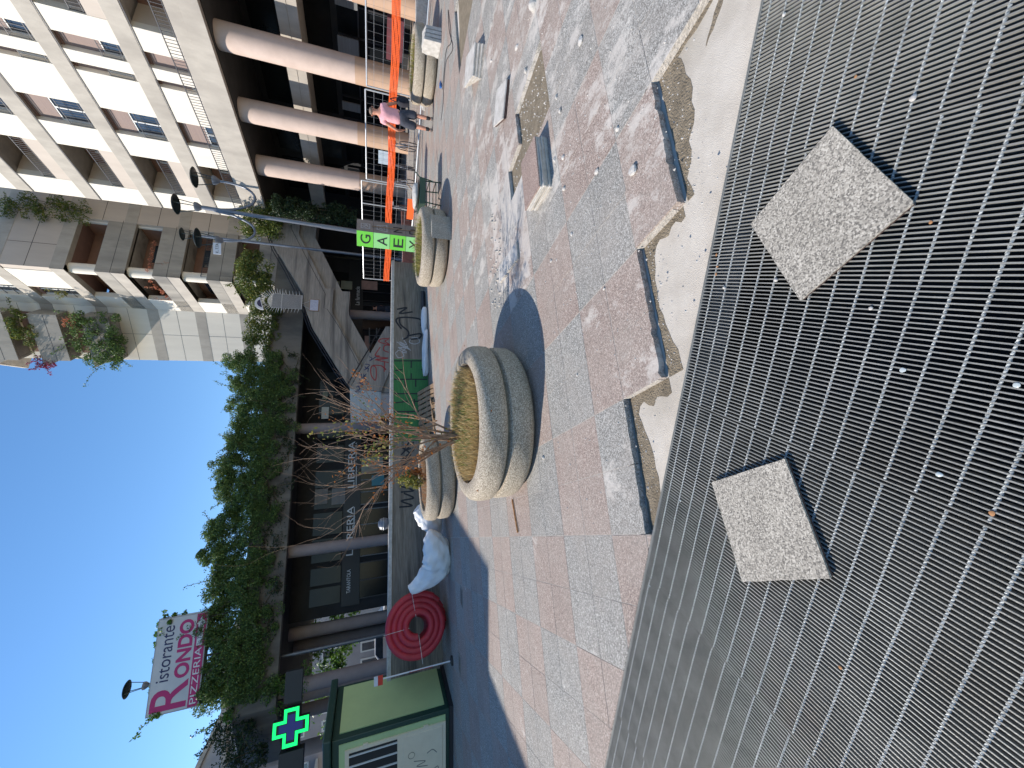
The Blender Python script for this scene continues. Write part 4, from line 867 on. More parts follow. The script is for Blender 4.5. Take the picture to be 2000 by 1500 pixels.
# ================================================================== PLANTERS
PROF = [(.66, 0), (.71, .012), (.78, .035), (.82, .07), (.838, .11), (.842, .17), (.842, .25), (.834, .275), (.81, .288)]
PROFU = [(.79, .322), (.838, .328), (.852, .345), (.855, .40), (.852, .47), (.838, .515), (.805, .55), (.75, .566), (.69, .562), (.66, .552), (.65, .40)]
def planter(c, lab, s=1., soil='soil'):
    t = thing('round_planter', lab, 'planter', (c[0], c[1], 0), 'round washed concrete planters')
    a = MB(); a.lathe([(r * s, z * s) for r, z in PROF] + [(.1, .29 * s)], (c[0], c[1], 0), 72); a.build('lower_ring', M['plconc'], t, smooth=True)
    a = MB(); a.lathe([(.765 * s, .2905 * s), (.765 * s, .3215 * s)], (c[0], c[1], 0), 72); a.build('joint_ring', M['plgroove'], t, smooth=True)
    a = MB(); a.lathe([(r * s, z * s) for r, z in PROFU] + [(.66 * s, .38 * s), (.66 * s, .325 * s)], (c[0], c[1], 0), 72, close=True); a.build('upper_ring', M['plconc'], t, smooth=True)
    a = MB(); k = 40; vs = [(c[0], c[1], .53 * s)]
    for i in range(1, 7):
        for j in range(k): r = .655 * s * i / 6; vs.append((c[0] + r * math.cos(6.2832 * j / k), c[1] + r * math.sin(6.2832 * j / k), .515 * s + random.uniform(-.018, .018)))
    fs = [(0, 1 + j, 1 + (j + 1) % k) for j in range(k)] + [(1 + i * k + j, 1 + (i + 1) * k + j, 1 + (i + 1) * k + (j + 1) % k, 1 + i * k + (j + 1) % k) for i in range(5) for j in range(k)]
    a.add(vs, fs); a.build('soil', M[soil], t, smooth=True); return t
PC = [(-.43, 4.19), (-1.93, 8.02), (3.08, 8.78), (8.35, 10.25)]
planter(PC[0], 'biggest, nearest round planter holding the withered shrub and dry grass'); planter(PC[1], 'round planter with brown soil and a small yellowing plant, left behind the nearest one')
planter(PC[2], 'round planter with a stone block against it, before the lettered box'); planter(PC[3], 'farthest right round planter, beside the person in pink')
def grass(c, n, name, lab, mat='straw', R=.62, z0=.515, h=.13):
    base = []; k = n; v = []; f = []
    for i in range(k):
        r = R * math.sqrt(random.random()); t = random.uniform(0, 6.283); x, y = c[0] + r * math.cos(t), c[1] + r * math.sin(t); hh = h * random.uniform(.3, 1.3); l = random.uniform(0, 6.283); b = hh * random.uniform(.1, 1.1); wd = random.uniform(.0015, .0035)
        dx, dy = math.cos(l), math.sin(l); b0 = len(v)
        v += [(x - dy * wd, y + dx * wd, z0 - .02), (x + dy * wd, y - dx * wd, z0 - .02), (x + dx * b * .35 + dy * wd, y + dy * b * .35 - dx * wd, z0 + hh * .6), (x + dx * b * .35 - dy * wd, y + dy * b * .35 + dx * wd, z0 + hh * .6), (x + dx * b, y + dy * b, z0 + hh)]
        f += [(b0, b0 + 1, b0 + 2, b0 + 3), (b0 + 3, b0 + 2, b0 + 4)]
    a = MB(); a.add(v, f); return tag(a.build(name, M[mat], normals=False), lab, 'grass', kind='stuff')
grass(PC[0], 5200, 'dry_grass', 'dry straw coloured grass filling the nearest planter', h=.10)
grass(PC[0], 500, 'green_weeds', 'tufts of green weeds among the dry grass in the nearest planter', 'ivyl', .5, h=.13)
grass(PC[2], 900, 'dry_grass', 'yellowish grass along the rim of the planter by the lettered box', 'yg', .63, h=.14)
grass(PC[3], 500, 'green_weeds', 'green weeds at the rim of the far right planter', 'yg', .63, h=.12)
grass(PC[1], 300, 'dry_grass', 'sparse brown stalks in the second planter', 'rust', .6, h=.07)
leaves('fallen_leaves', [(PC[0][0] + random.gauss(0, .3), PC[0][1] + random.gauss(0, .3), .54) for _ in range(120)], .03, M['rust']); tag(bpy.context.scene.objects['fallen_leaves'], 'rusty fallen leaves on the soil of the nearest planter', 'leaves', kind='stuff')
# ------------------------------------------------------------------ shrubs with branches
def shrub(name, lab, base, stems, seed, mats, bark='bark', r0=.012, lf=None):
    random.seed(seed); t = thing(name, lab, 'shrub', base); br = MB(); lv = {k: [] for k in mats}
    def grow(p, d, L, r, dep, kind):
        n = 5; pts = [tuple(p)]; rr = [r]; q = Vector(p); dd = Vector(d)
        for i in range(n):
            dd = (dd + Vector((random.gauss(0, .15), random.gauss(0, .15), random.gauss(.02, .07)))).normalized(); q = q + dd * L / n; pts.append(tuple(q)); rr.append(r * (1 - .55 * (i + 1) / n))
            if kind in lv and dep <= 2:
                for _ in range(lf or 4): lv[kind].append(q + Vector((random.gauss(0, .03), random.gauss(0, .03), random.gauss(0, .03))))
        br.tube(pts, rr, 5 if r > .005 else 4)
        if dep > 0:
            for _ in range(random.choice([2, 3, 3]) if dep > 1 else random.choice([1, 2, 3])):
                i = random.randint(2, n); ax = Vector((random.gauss(0, 1), random.gauss(0, 1), random.gauss(0, .5))).normalized(); nd = (dd + ax * random.uniform(.35, .75)).normalized()
                grow(Vector(pts[i]), nd, L * random.uniform(.45, .8), rr[i] * .75, dep - 1, kind)
    for (off, d, L, kind, dep) in stems: grow(Vector(base) + Vector(off), Vector(d).normalized(), L, r0 * random.uniform(.8, 1.3), dep, kind)
    br.build('branches', M[bark], t, smooth=True)
    for k, v in lv.items():
        if v: leaves('leaves', v, mats[k][1], M[mats[k][0]], t, droop=.6)
    random.seed(seed + 1); return t
bx, by = -.62, 4.42
ST = [((.02, 0, 0), (-.30, .0, 1), 1.04, 'n', 3), ((.0, .02, 0), (-.16, .05, 1), 1.16, 'n', 3), ((-.02, 0, 0), (-.05, -.05, 1), 1.04, 'n', 3), ((.03, .0, 0), (-.33, -.05, 1), 0.96, 'n', 3), ((.01, .03, 0), (.10, .1, 1), 1.04, 'n', 3), ((-.01, .03, 0), (-.22, .15, 1), 1.08, 'n', 3), ((-.03, .0, 0), (-.28, .12, 1), 1.04, 'n', 3),
      ((.0, -.02, 0), (-.12, 0, 1), 0.76, 'rust', 2), ((-.03, 0, 0), (-.22, .05, 1), 0.76, 'rust', 2), ((.02, .02, 0), (.16, .05, 1), 0.85, 'rust', 2), ((.02, .03, 0), (.36, .0, 1), 1.09, 'yg', 2), ((0, 0, 0), (-.1, .1, 1), 0.71, 'yg', 2), ((0, .01, 0), (.45, .08, 1), 0.85, 'rust', 2)]
shrub('withered_shrub', 'tall withered shrub with bare twigs and rusty leaves in the nearest planter', (bx, by, .50), ST, 23, {'rust': ('rust', .034), 'yg': ('yg', .036)}, r0=.013, lf=3)
shrub('small_shrub', 'small yellow and orange plant growing in the second planter', (PC[1][0] + .0, PC[1][1] - .1, .50), [((0, 0, 0), (-.1, 0, 1), .3, 'yg', 2), ((0, 0, 0), (.2, 0, 1), .28, 'yg', 2), ((.05, 0, 0), (.4, 0, 1), .2, 'rust', 2), ((-.05, 0, 0), (-.4, .2, 1), .2, 'yg', 2)], 5, {'rust': ('rust', .04), 'yg': ('yg', .045)}, r0=.006, lf=7)
# ------------------------------------------------------------------ climbing plants on the terrace
def ivy(name, lab, cen, rad, per, size, mat, sprigs=8, grp=None, reach=.7, base=None):
    c0 = cen[0]; t = thing(name, lab, 'climbing plant' if 'creeper' in name or 'ivy' in name or 'vine' in name else 'shrub', tuple(base or c0), grp)
    P = [clumps(cen, rad, per)]
    st_ = MB()
    for i in range(sprigs):
        c = Vector(random.choice(cen)); d_ = Vector((random.gauss(0, .5), random.gauss(-.3, .4), random.gauss(.5, .6))).normalized(); L = random.uniform(.3, reach) + rad
        pts = curve([tuple(c), tuple(c + d_ * L * .5), tuple(c + d_ * L + Vector((random.gauss(0, .1), 0, -.1 * L)))], 4); st_.tube(pts, [.012 - .009 * k / len(pts) for k in range(len(pts))], 4)
        P.append(np.array([Vector(p) + Vector((random.gauss(0, .04), random.gauss(0, .04), random.gauss(0, .04))) for p in pts[2:] for _ in range(5)]))
    for i in range(3):
        a, b = random.choice(cen), random.choice(cen); st_.tube([a, tuple((Vector(a) + Vector(b)) / 2), b], .012, 4)
    st_.build('stems', M['stem'], t); leaves('foliage', np.concatenate(P), size, M[mat], t, droop=.5); return t
random.seed(5)
IV = 'ivy masses along the terrace edge'
secs = [(-4.9, -3.1, 7.35, 5.05, 'leftmost thick ivy mass hanging under the restaurant sign'), (-3.1, -.9, 7.5, 5.3, 'ivy mass just right of the restaurant sign'), (-.9, 1.2, 7.75, 5.6, 'ivy mass above the left book shop lettering'), (1.2, 3.2, 7.6, 5.45, 'ivy mass above the right book shop lettering'), (3.2, 5.2, 7.7, 5.35, 'ivy mass above the withered shrub tips'), (5.2, 7.2, 7.5, 5.1, 'ivy mass near the foot of the upper stair flight'), (7.2, 9.0, 7.8, 5.2, 'tallest ivy mass at the edge of the sky beside the tower')]
for (n0, n1, zt_, zb, lab) in secs:
    cen = []
    for i in range(int((n1 - n0) * 92)):
        n_ = random.uniform(n0, n1); top = zt_ + .2 * math.sin(n_ * 2.3) + .15 * math.sin(n_ * 5.1 + 1); low = zb + .3 * math.sin(n_ * 3.1) + .2 * math.sin(n_ * 7)
        z_ = low + (top - low) * random.random() ** .6; f = (z_ - low) / (top - low)
        a_ = AB - random.uniform(.05, .35) - .25 * f * (1 - f) + (random.uniform(0, .9) if z_ > 6.5 else 0); cen.append(NA(n_, a_, z_))
    ivy('hanging_ivy', lab, cen, 0.24, 175, .066, 'ivy', 18, IV, base=NA((n0 + n1) / 2, AB, zb))
    if n0 > -3.5: ivy('trailing_ivy', 'thin dark creeper strands over the beam, below ' + {-3.1: 'the ivy right of the restaurant sign', -.9: 'the ivy over the left book lettering', 1.2: 'the ivy over the right book lettering', 3.2: 'the ivy over the withered shrub', 5.2: 'the ivy by the stair foot', 7.2: 'the tallest ivy by the tower'}[n0], [NA(random.uniform(n0, n1), AB - .06, random.uniform(4.9, 5.9)) for _ in range(16)], .2, 34, .075, 'ivyd', 10, 'dark strands trailing over the beam')
cen = [NA(random.uniform(9.0, 12.6), AB - random.uniform(-.5, .4), random.uniform(6.0, 7.3)) for _ in range(120)] 
ivy('hanging_ivy', 'lighter ivy mass behind the spiked gate', cen, .26, 80, .10, 'bushy', 8, IV)
cen = [NA(random.uniform(12.6, 14.6), AB - random.uniform(-.3, .4), random.uniform(6.5, 8.0)) for _ in range(90)]
ivy('hanging_ivy', 'yellow and green bush behind the second lamp post', cen, .26, 90, .09, 'bushy', 8, IV)
cen = [NA(-4.9 - random.random() * 2.2, AB - .1 + random.uniform(-.2, 1.2), 0) for _ in range(60)]; cen = [(c[0], c[1], random.uniform(5.9, 7.0) - .9 * ((-(c[0] * NV[0] + c[1] * NV[1]) - 4.9) / 2.2) + .2) for c in cen]
ivy('hanging_ivy', 'wispy reddish green bush at the far left corner of the terrace', [c for c in cen if (c[0] * NV[0] + c[1] * NV[1]) < -5.5], .3, 90, .085, 'ivyd', 22, IV, reach=1.0)
cen = [NA(random.uniform(-5.4, -3.6), AB - .12, random.uniform(6.2, 6.5)) for _ in range(24)]; ivy('climbing_vine', 'bright green vine strip along the beam below the restaurant sign', cen, .14, 70, .09, 'ivyl', 2)
cen = [NA(random.uniform(14.9, 16.6), 18.0 + random.uniform(-.5, .4), random.uniform(6.0, 7.7)) for _ in range(100)]; ivy('leafy_bush', 'pale green leafy bush at the top of the stairs beside the apartment block', cen, .27, 95, .085, 'bushy', 8)
cen = [NA(random.uniform(15.4, 16.3), 17.1 + random.uniform(-.3, .3), 2.3 + 3.8 * random.random() ** .8) for _ in range(130)]; ivy('hanging_creeper', 'dark creeper hanging down beside the last pink column', cen, .26, 100, .08, 'ivyd', 8)
# straggling creeper under the left end of the beam
cen = [NA(-5.0 + random.uniform(-.5, .9), AB - .1 + random.uniform(-.1, .8), random.uniform(3.9, 5.0)) for _ in range(20)]; ivy('hanging_creeper', 'loose creeper trailing under the beam between the left columns', cen, .18, 45, .08, 'ivyl', 8)
# plants on the tower
def CFp(u, w_, z): return CF(u, w_, z)
TP = 'plants on the tower balconies'
ivy('balcony_shrub', 'yellow green shrub on the uppermost tower balcony', [CFp(random.uniform(.2, 2.3), 1.0 + random.uniform(-.25, .15), random.uniform(19.2, 20.2)) for _ in range(24)], .25, 70, .10, 'bushy', 4, TP)
ivy('balcony_shrub', 'magenta leaved plant at the outer end of the tower balcony', [CFp(random.uniform(2.9, 3.7), 1.0, random.uniform(18.9, 19.7)) for _ in range(9)], .2, 45, .09, 'magenta', 6, TP)
cen = [CFp(random.uniform(.2, 3.4), 1.1 + random.uniform(-.3, .25), random.uniform(15.5, 17.7)) for _ in range(80)]; ivy('balcony_shrub', 'large grey green plant cascading over the lowest tower balcony', cen, .28, 85, .10, 'ivy', 18, TP, reach=1.1)
ivy('balcony_shrub', 'orange flowers on the lowest tower balcony', [CFp(random.uniform(.4, 1.0), 1.1, random.uniform(17.3, 17.9)) for _ in range(6)], .14, 30, .08, 'flower', 1, TP)
ivy('balcony_shrub', 'yellow green plant in the flank window of the tower', [LF(2.3, .05, 17.5 + .12 * k) for k in range(4)], .16, 50, .07, 'yg', 2, TP)
ivy('balcony_shrub', 'coral geraniums along the middle corner balcony', [NA(random.uniform(15.0, 17.0), AF + .05, 13.0 + .6 * 0 + random.uniform(0, .15)) for _ in range(14)], .10, 26, .06, 'flower', 2, TP)
ivy('balcony_shrub', 'coral geraniums round the corner on the flank balcony', [LF(random.uniform(.3, 2.6), .0, 13.0 + random.uniform(-.1, .12)) for _ in range(14)], .10, 26, .06, 'flower', 2, TP)
ivy('roof_hedge', 'yellow green hedge in the gap between apartment block and tower', [NA(random.uniform(17.6, 18.9), AF - .3, random.uniform(15.9, 19.3)) for _ in range(46)], .26, 80, .09, 'bushy', 6)
# ================================================================== RESTAURANT SIGN
SA = 19.3; rs = thing('restaurant_sign', 'white and magenta restaurant sign board on a steel bracket above the terrace', 'sign', NA(-3.4, SA, 6.4))
def RS(u, v, w_): return NA(-4.78 + u, SA + .13 - .055 * u - w_, 7.33 + v)
W_, H_ = 3.0, 1.5
def rbox(mb, u0, u1, v0, v1, w0, w1): mb.box(u0, u1, v0, v1, w0, w1, fr=RS)
m1 = MB(); rbox(m1, 0, W_, 0, H_, -.35, 0); m1.build('sign_box', flat('sign_side_grey', (.33, .34, .35), .5), rs, bevel=.01)
m1 = MB(); rbox(m1, .04, W_ - .04, .34, H_ - .04, .001, .008); m1.build('white_face', pm('sign_white', (.52, .53, .54), (.46, .47, .49), 1.5, .5), rs)
m1 = MB(); rbox(m1, .04, W_ - .04, .04, .34, .001, .008); m1.build('magenta_band', M['mag'], rs)
def RT(u, v, w_): return RS(u, v, .0085 + w_)
fittext('R', RT, .12, .92, .40, 1.40, M['mag'], rs, bold=.012); fittext('istorante', RT, .98, 2.72, .98, 1.33, M['navy'], rs); fittext('ONDO', RT, 1.02, 2.82, .42, .82, M['mag'], rs, bold=.02)
fittext('PIZZERIA', RT, .12, 1.86, .10, .29, M['wtext'], rs)
m1 = MB(); m1.prism([(1.92, .11), (2.62, .11), (2.62, .05), (2.86, .19), (2.62, .33), (2.62, .28), (1.92, .28)], .0086, .010, fr=RS); m1.build('arrow', M['wtext'], rs)
def RT2(u, v, w_): return RS(u, v, .0105 + w_)
fittext('in Terrazza', RT2, 1.96, 2.66, .13, .26, M['navy'], rs, italic=True)
m1 = MB()
for (u0) in (.15, 1.5, 2.8):
    m1.tube([(u0, 0, -.3), (u0, -.9, -.3)], .025, 5, fr=RS); m1.tube([(u0, 0, -.05), (u0, -.75, -.3)], .018, 5, fr=RS)
m1.tube([(.05, -.05, -.05), (.05, -.9, -.3)], .02, 5, fr=RS); m1.tube([(.15, -.45, -.3), (2.8, -.45, -.3)], .018, 5, fr=RS); m1.build('bracket', M['rail'], rs)
m1 = MB(); m1.prism([(-.02, -.001), (1.1, -.001), (.7, -.75), (.3, -.8)], -.36, -.352, fr=RS); m1.build('back_sheet', M['shutg'], rs)
ivy('climbing_vine', 'vine creeping round the top edge of the restaurant sign', [RS(*q) for q in [(2.2, 1.5, -.1), (2.5, 1.52, -.1), (2.8, 1.5, -.15), (3.0, 1.35, -.15), (3.03, 1.1, -.15), (3.05, .8, -.15), (2.0, 1.5, -.2), (1.7, 1.5, -.2), (.9, 1.52, -.2), (.75, 1.5, -.2), (2.6, 1.35, .02), (2.85, 1.15, .02), (.02, 1.3, 0), (.02, 1.15, 0)]], .13, 42, .10, 'ivyl', 3)
# ================================================================== LAMPS
def head(mb_d, mb_g, x, y, z, s=1.):
    mb_g.lathe([(.03 * s, -.02), (.05 * s, 0), (.12 * s, .10 * s), (.125 * s, .16 * s), (.05 * s, .17 * s)], (x, y, z), 20)
    mb_d.lathe([(.02, .60 * s), (.24 * s, .585 * s), (.275 * s, .60 * s), (.24 * s, .63 * s), (.1 * s, .66 * s), (.01, .665 * s)], (x, y, z), 32)
    for q in range(3):
        t = q * 2.094 + .4; mb_d.tube([(x + .10 * s * math.cos(t), y + .10 * s * math.sin(t), z + .14 * s), (x + .2 * s * math.cos(t), y + .2 * s * math.sin(t), z + .6 * s)], .012 * s, 5)
def lamp(x, y, lab, H, arms=True, s=1., lean=0):
    t = thing('street_lamp', lab, 'street lamp', (x, y, 0), 'lamp posts with dark disc reflectors')
    p = MB(); p.tube([(x, y, 0), (x + lean * .5, y, H * .5)], .068 * s, 16); p.tube([(x + lean * .5, y, H * .5), (x + lean * .8, y, H * .8), (x + lean, y, H)], .056 * s, 16); p.lathe([(.10, 0), (.10, .35), (.075, .4)], (x, y, 0), 18); p.build('pole', M['lamp'], t, smooth=True)
    def hd(*q):
        dk, gr = MB(), MB(); head(dk, gr, *q); gr.build('lamp_cup', M['lamp'], t, smooth=True); dk.build('reflector_disc', M['lampd'], t, smooth=True)
    hd(x + lean, y, H, s)
    if arms:
        ar = MB()
        for sx_, hz in ((1, H - .42), (-1, H - .5)):
            xo = x + lean * .85; pts = [(xo + sx_ * .02, y, H - .28), (xo + sx_ * .09, y, H - .75), (xo + sx_ * .28, y, H - 1.18), (xo + sx_ * .52, y, H - 1.3), (xo + sx_ * .74, y, H - 1.12), (xo + sx_ * .84, y, H - .75), (xo + sx_ * .86, y, hz)]
            a = MB(); a.tube(curve(pts, 6), .034, 10); a.build('arm', M['lamp'], t, smooth=True); hd(xo + sx_ * .86, y, hz, s)
    return t
lamp(4.86, 13.3, 'tall two-armed lamp post with three dark disc heads behind the lettered box', 6.13, lean=.2)
lamp(6.75, 21.5, 'smaller lamp post without arms behind the big two-armed one', 9.1, arms=False, s=1.05, lean=.1)
X, Y, _ = NA(-3.95, 20.2); lamp(X, Y, 'lamp post rising above the restaurant sign', 9.15, arms=False, s=1.05)
m1 = MB(); xx, yy = 4.02, 13.15; sgn = thing('street_name_plate', 'small white plate hung from the left lamp head', 'plate', (xx, yy, 5.9))
m1.box(xx - .30, xx + .02, yy, yy + .02, 5.63, 5.82); m1.build('plate', M['white'], sgn)
text('V. ROMA'.replace(' ROMA', '. T.TA'), .1, lambda u, v, w_: (xx - .27 + u, yy - .001 - w_, 5.69 + v), 0, 0, M['rail'], sgn, sx=.8)
# ================================================================== LETTERED BOX
bc = (4.47, 11.95); lb = thing('lettered_box', 'tall four-tier box with green and grey faces lettered by hand', 'box sign', (bc[0], bc[1], .15))
al_ = math.radians(38)
def GF(u, v, w_): return (bc[0] - u * math.cos(al_) - w_ * math.sin(al_), bc[1] + u * math.sin(al_) - w_ * math.cos(al_), v)     # u leftwards from the corner
def GR(u, v, w_): return (bc[0] + u * math.cos(al_) + w_ * math.sin(al_), bc[1] + u * math.sin(al_) - w_ * math.cos(al_), v)
wg, wr = .46, .62; z0 = .12; th_ = .465
for k in range(4):
    z_ = z0 + (3 - k) * th_
    cb = MB(); P = [GF(0, 0, 0)[:2], GF(wg, 0, 0)[:2], (GF(wg, 0, 0)[0] + wr * math.cos(al_), GF(wg, 0, 0)[1] + wr * math.sin(al_)), GR(wr, 0, 0)[:2]]
    cb.prism(P, z_ + .001, z_ + th_ - .004); cbo = cb.build('box_tier', M['card'], lb, bevel=.004)
    g_ = MB(); g_.box(.005, wg - .005, z_ + .005, z_ + th_ - .008, .001, .006, fr=GF); g_.build('green_panel', M['lime'] if k % 2 == 0 else M['mint'], cbo)
    fittext('GAEX'[k], lambda u, v, w_: GF(wg - u, v, .0065 + w_), .10, .36, z_ + .08, z_ + .36, M['inkb'], cbo)
    if k >= 2: fittext('ND'[k - 2], lambda u, v, w_: GR(u, v, .001 + w_), .14, .42, z_ + .1, z_ + .36, M['inkb'], cbo)
    else:
        sq = [(.16, z_ + .1), (.40, z_ + .1), (.40, z_ + .34), (.16, z_ + .34), (.16, z_ + .1)] if k == 0 else [(.1, z_ + .08), (.46, z_ + .08), (.38, z_ + .36), (.18, z_ + .36), (.1, z_ + .08)]
        strokes([sq, [(.2, z_ + .2), (.26, z_ + .3), (.3, z_ + .16), (.36, z_ + .28)], [(.22, z_ + .14), (.36, z_ + .2)]], GR, .025, M['inkw'], cbo, name='emblem')
m1 = MB(); m1.tube([(*GR(.3, 0, .03)[:2], .14), (*GR(.27, 0, .03)[:2], 1.55)], .012, 5); m1.build('lath', M['wood'], lb)
# ================================================================== FENCE
F0 = Vector((8.2, 12.65)); FD = Vector((-.659, .752)).normalized()
def fpos(y):
    k = (750 - y) / FPX * cs; t = (k * F0.y - F0.x) / (FD.x - k * FD.y); return F0 + FD * t
def panel(ya, yb, lab, zt=1.74, post=None):
    a, b = fpos(ya), fpos(yb); L = (b - a).length; u_ = (b - a) / L; t = thing('mesh_fence_panel', lab, 'fence panel', (a.x, a.y, 0), 'galvanised mesh fence panels')
    def PF(s, w_, z): return (a.x + u_.x * s + u_.y * w_, a.y + u_.y * s - u_.x * w_, z)
    f = MB(PF); 
    for s_ in (0, L) + ((post * L,) if post else ()): f.tube([(s_, 0, .02), (s_, 0, zt)], .021, 8)
    f.tube([(0, 0, zt), (L, 0, zt)], .021, 8); f.tube([(0, 0, .12), (L, 0, .12)], .021, 8); f.build('tube_frame', M['zinc'], t, smooth=True)
    m = MB(PF)
    for z in (.42, .72, .95, 1.25, 1.5): m.tube([(.02, 0, z), (L - .02, 0, z)], .0035, 4)
    m.build('long_wires', M['zinc'], t); m = MB(PF); n = int(L / .17)
    for i in range(1, n): m.tube([(L * i / n, 0, .12), (L * i / n, 0, zt)], .0028, 4)
    m.build('upright_wires', M['shutg'], t)
    for s_ in (0,):
        m = MB(PF); m.box(s_ - .12, s_ + .12, -.3, .3, .0, .11); m.build('foot_block', M['pale'], t, bevel=.02)
    return PF, L
panel(-150, 171, 'near fence panel at the right edge, before the broadest pink column', 1.70); P2_, L2 = panel(178, 352, 'fence panel behind the person in pink', 1.74); P3_, L3 = panel(356, 545, 'farthest fence panel, left of the folded seat, behind the lettered box', 1.90, .2)
nt_ = MB(); a, b = fpos(-150), fpos(545); L = (b - a).length; u_ = (b - a) / L; N_ = 260; zc0 = lambda s: .93 + .02 * math.sin(s * 2.1) + .06 * s / L
rows = 7
for i in range(N_):
    s0, s1 = L * i / N_, L * (i + 1) / N_
    for j in range(rows):
        h = .20; z = zc0(s0) - h / 2 + h * j / (rows - 1); wv = .03 + .012 * math.sin(j * 2.2 + i * .3)
        def PQ(s, z_, w_): return (a.x + u_.x * s - u_.y * w_, a.y + u_.y * s + u_.x * w_, z_)
        if j in (0, 3, 6) or True: nt_.add([PQ(s0, z - .012, .04 + wv), PQ(s1, z - .012, .04 + wv), PQ(s1, z + .012, .04 + wv), PQ(s0, z + .012, .04 + wv)], [(0, 1, 2, 3)], XY)
    nt_.add([PQ(s0, zc0(s0) - .10, .05), PQ(s0 + L / N_ * .55, zc0(s0) - .10, .05), PQ(s0 + L / N_ * .55, zc0(s0) + .10, .055), PQ(s0, zc0(s0) + .10, .055)], [(0, 1, 2, 3)], XY)
no_ = tag(nt_.build('safety_netting', M['orange'], normals=False), 'bunched orange plastic safety netting strung along the mesh fence', 'netting')
md = no_.modifiers.new('s', 'SOLIDIFY'); md.thickness = .002
# extra fallen netting
m1 = MB(); p = fpos(385); q = fpos(425); m1.prism([(p.x, p.y - .3), (q.x, q.y - .3), (q.x, q.y - .29), (p.x, p.y - .29)], .12, .36); tag(m1.build('barrier_board', M['orange'], normals=False), 'orange plastic barrier strip low behind the seat frame', 'barrier')
bd_ = thing('white_notice_board', 'pale blue notice board hung on the fence behind the orange netting', 'notice', tuple(fpos(305)) + (1.1,))
m1 = MB(P2_); sA, sB = (fpos(318) - fpos(178)).length, (fpos(292) - fpos(178)).length; m1.box(sB, sA, .03, .045, .93, 1.36); m1.build('board', flat('pale_blue_board', (.42, .50, .56), .5), bd_)
# ================================================================== PERSON
def skinmesh(name, verts, edges, rad, mat, parent, sub=2, root=0):
    me = bpy.data.meshes.new(name); o3 = Vector(parent['_o']) if parent is not None else Vector((0, 0, 0)); me.from_pydata([tuple(Vector(v) - o3) for v in verts], edges, []); o = bpy.data.objects.new(name, me); C.objects.link(o)
    sk_ = o.modifiers.new('skin', 'SKIN'); sk_.use_smooth_shade = True
    for i, r in enumerate(rad):
        s = me.skin_vertices[0].data[i]; s.radius = (r, r) if not isinstance(r, tuple) else r; s.use_root = (i == root)
    ss = o.modifiers.new('sub', 'SUBSURF'); ss.levels = sub; ss.render_levels = sub
    bpy.context.view_layer.update(); dg = bpy.context.evaluated_depsgraph_get(); nm = bpy.data.meshes.new_from_object(o.evaluated_get(dg)); o.modifiers.clear(); o.data = nm; nm.name = name
    nm.materials.clear(); nm.materials.append(mat); nm.polygons.foreach_set('use_smooth', [True] * len(nm.polygons)); nm.update(); o['_o'] = list(o3)
    if parent is not None: o.parent = parent
    return o
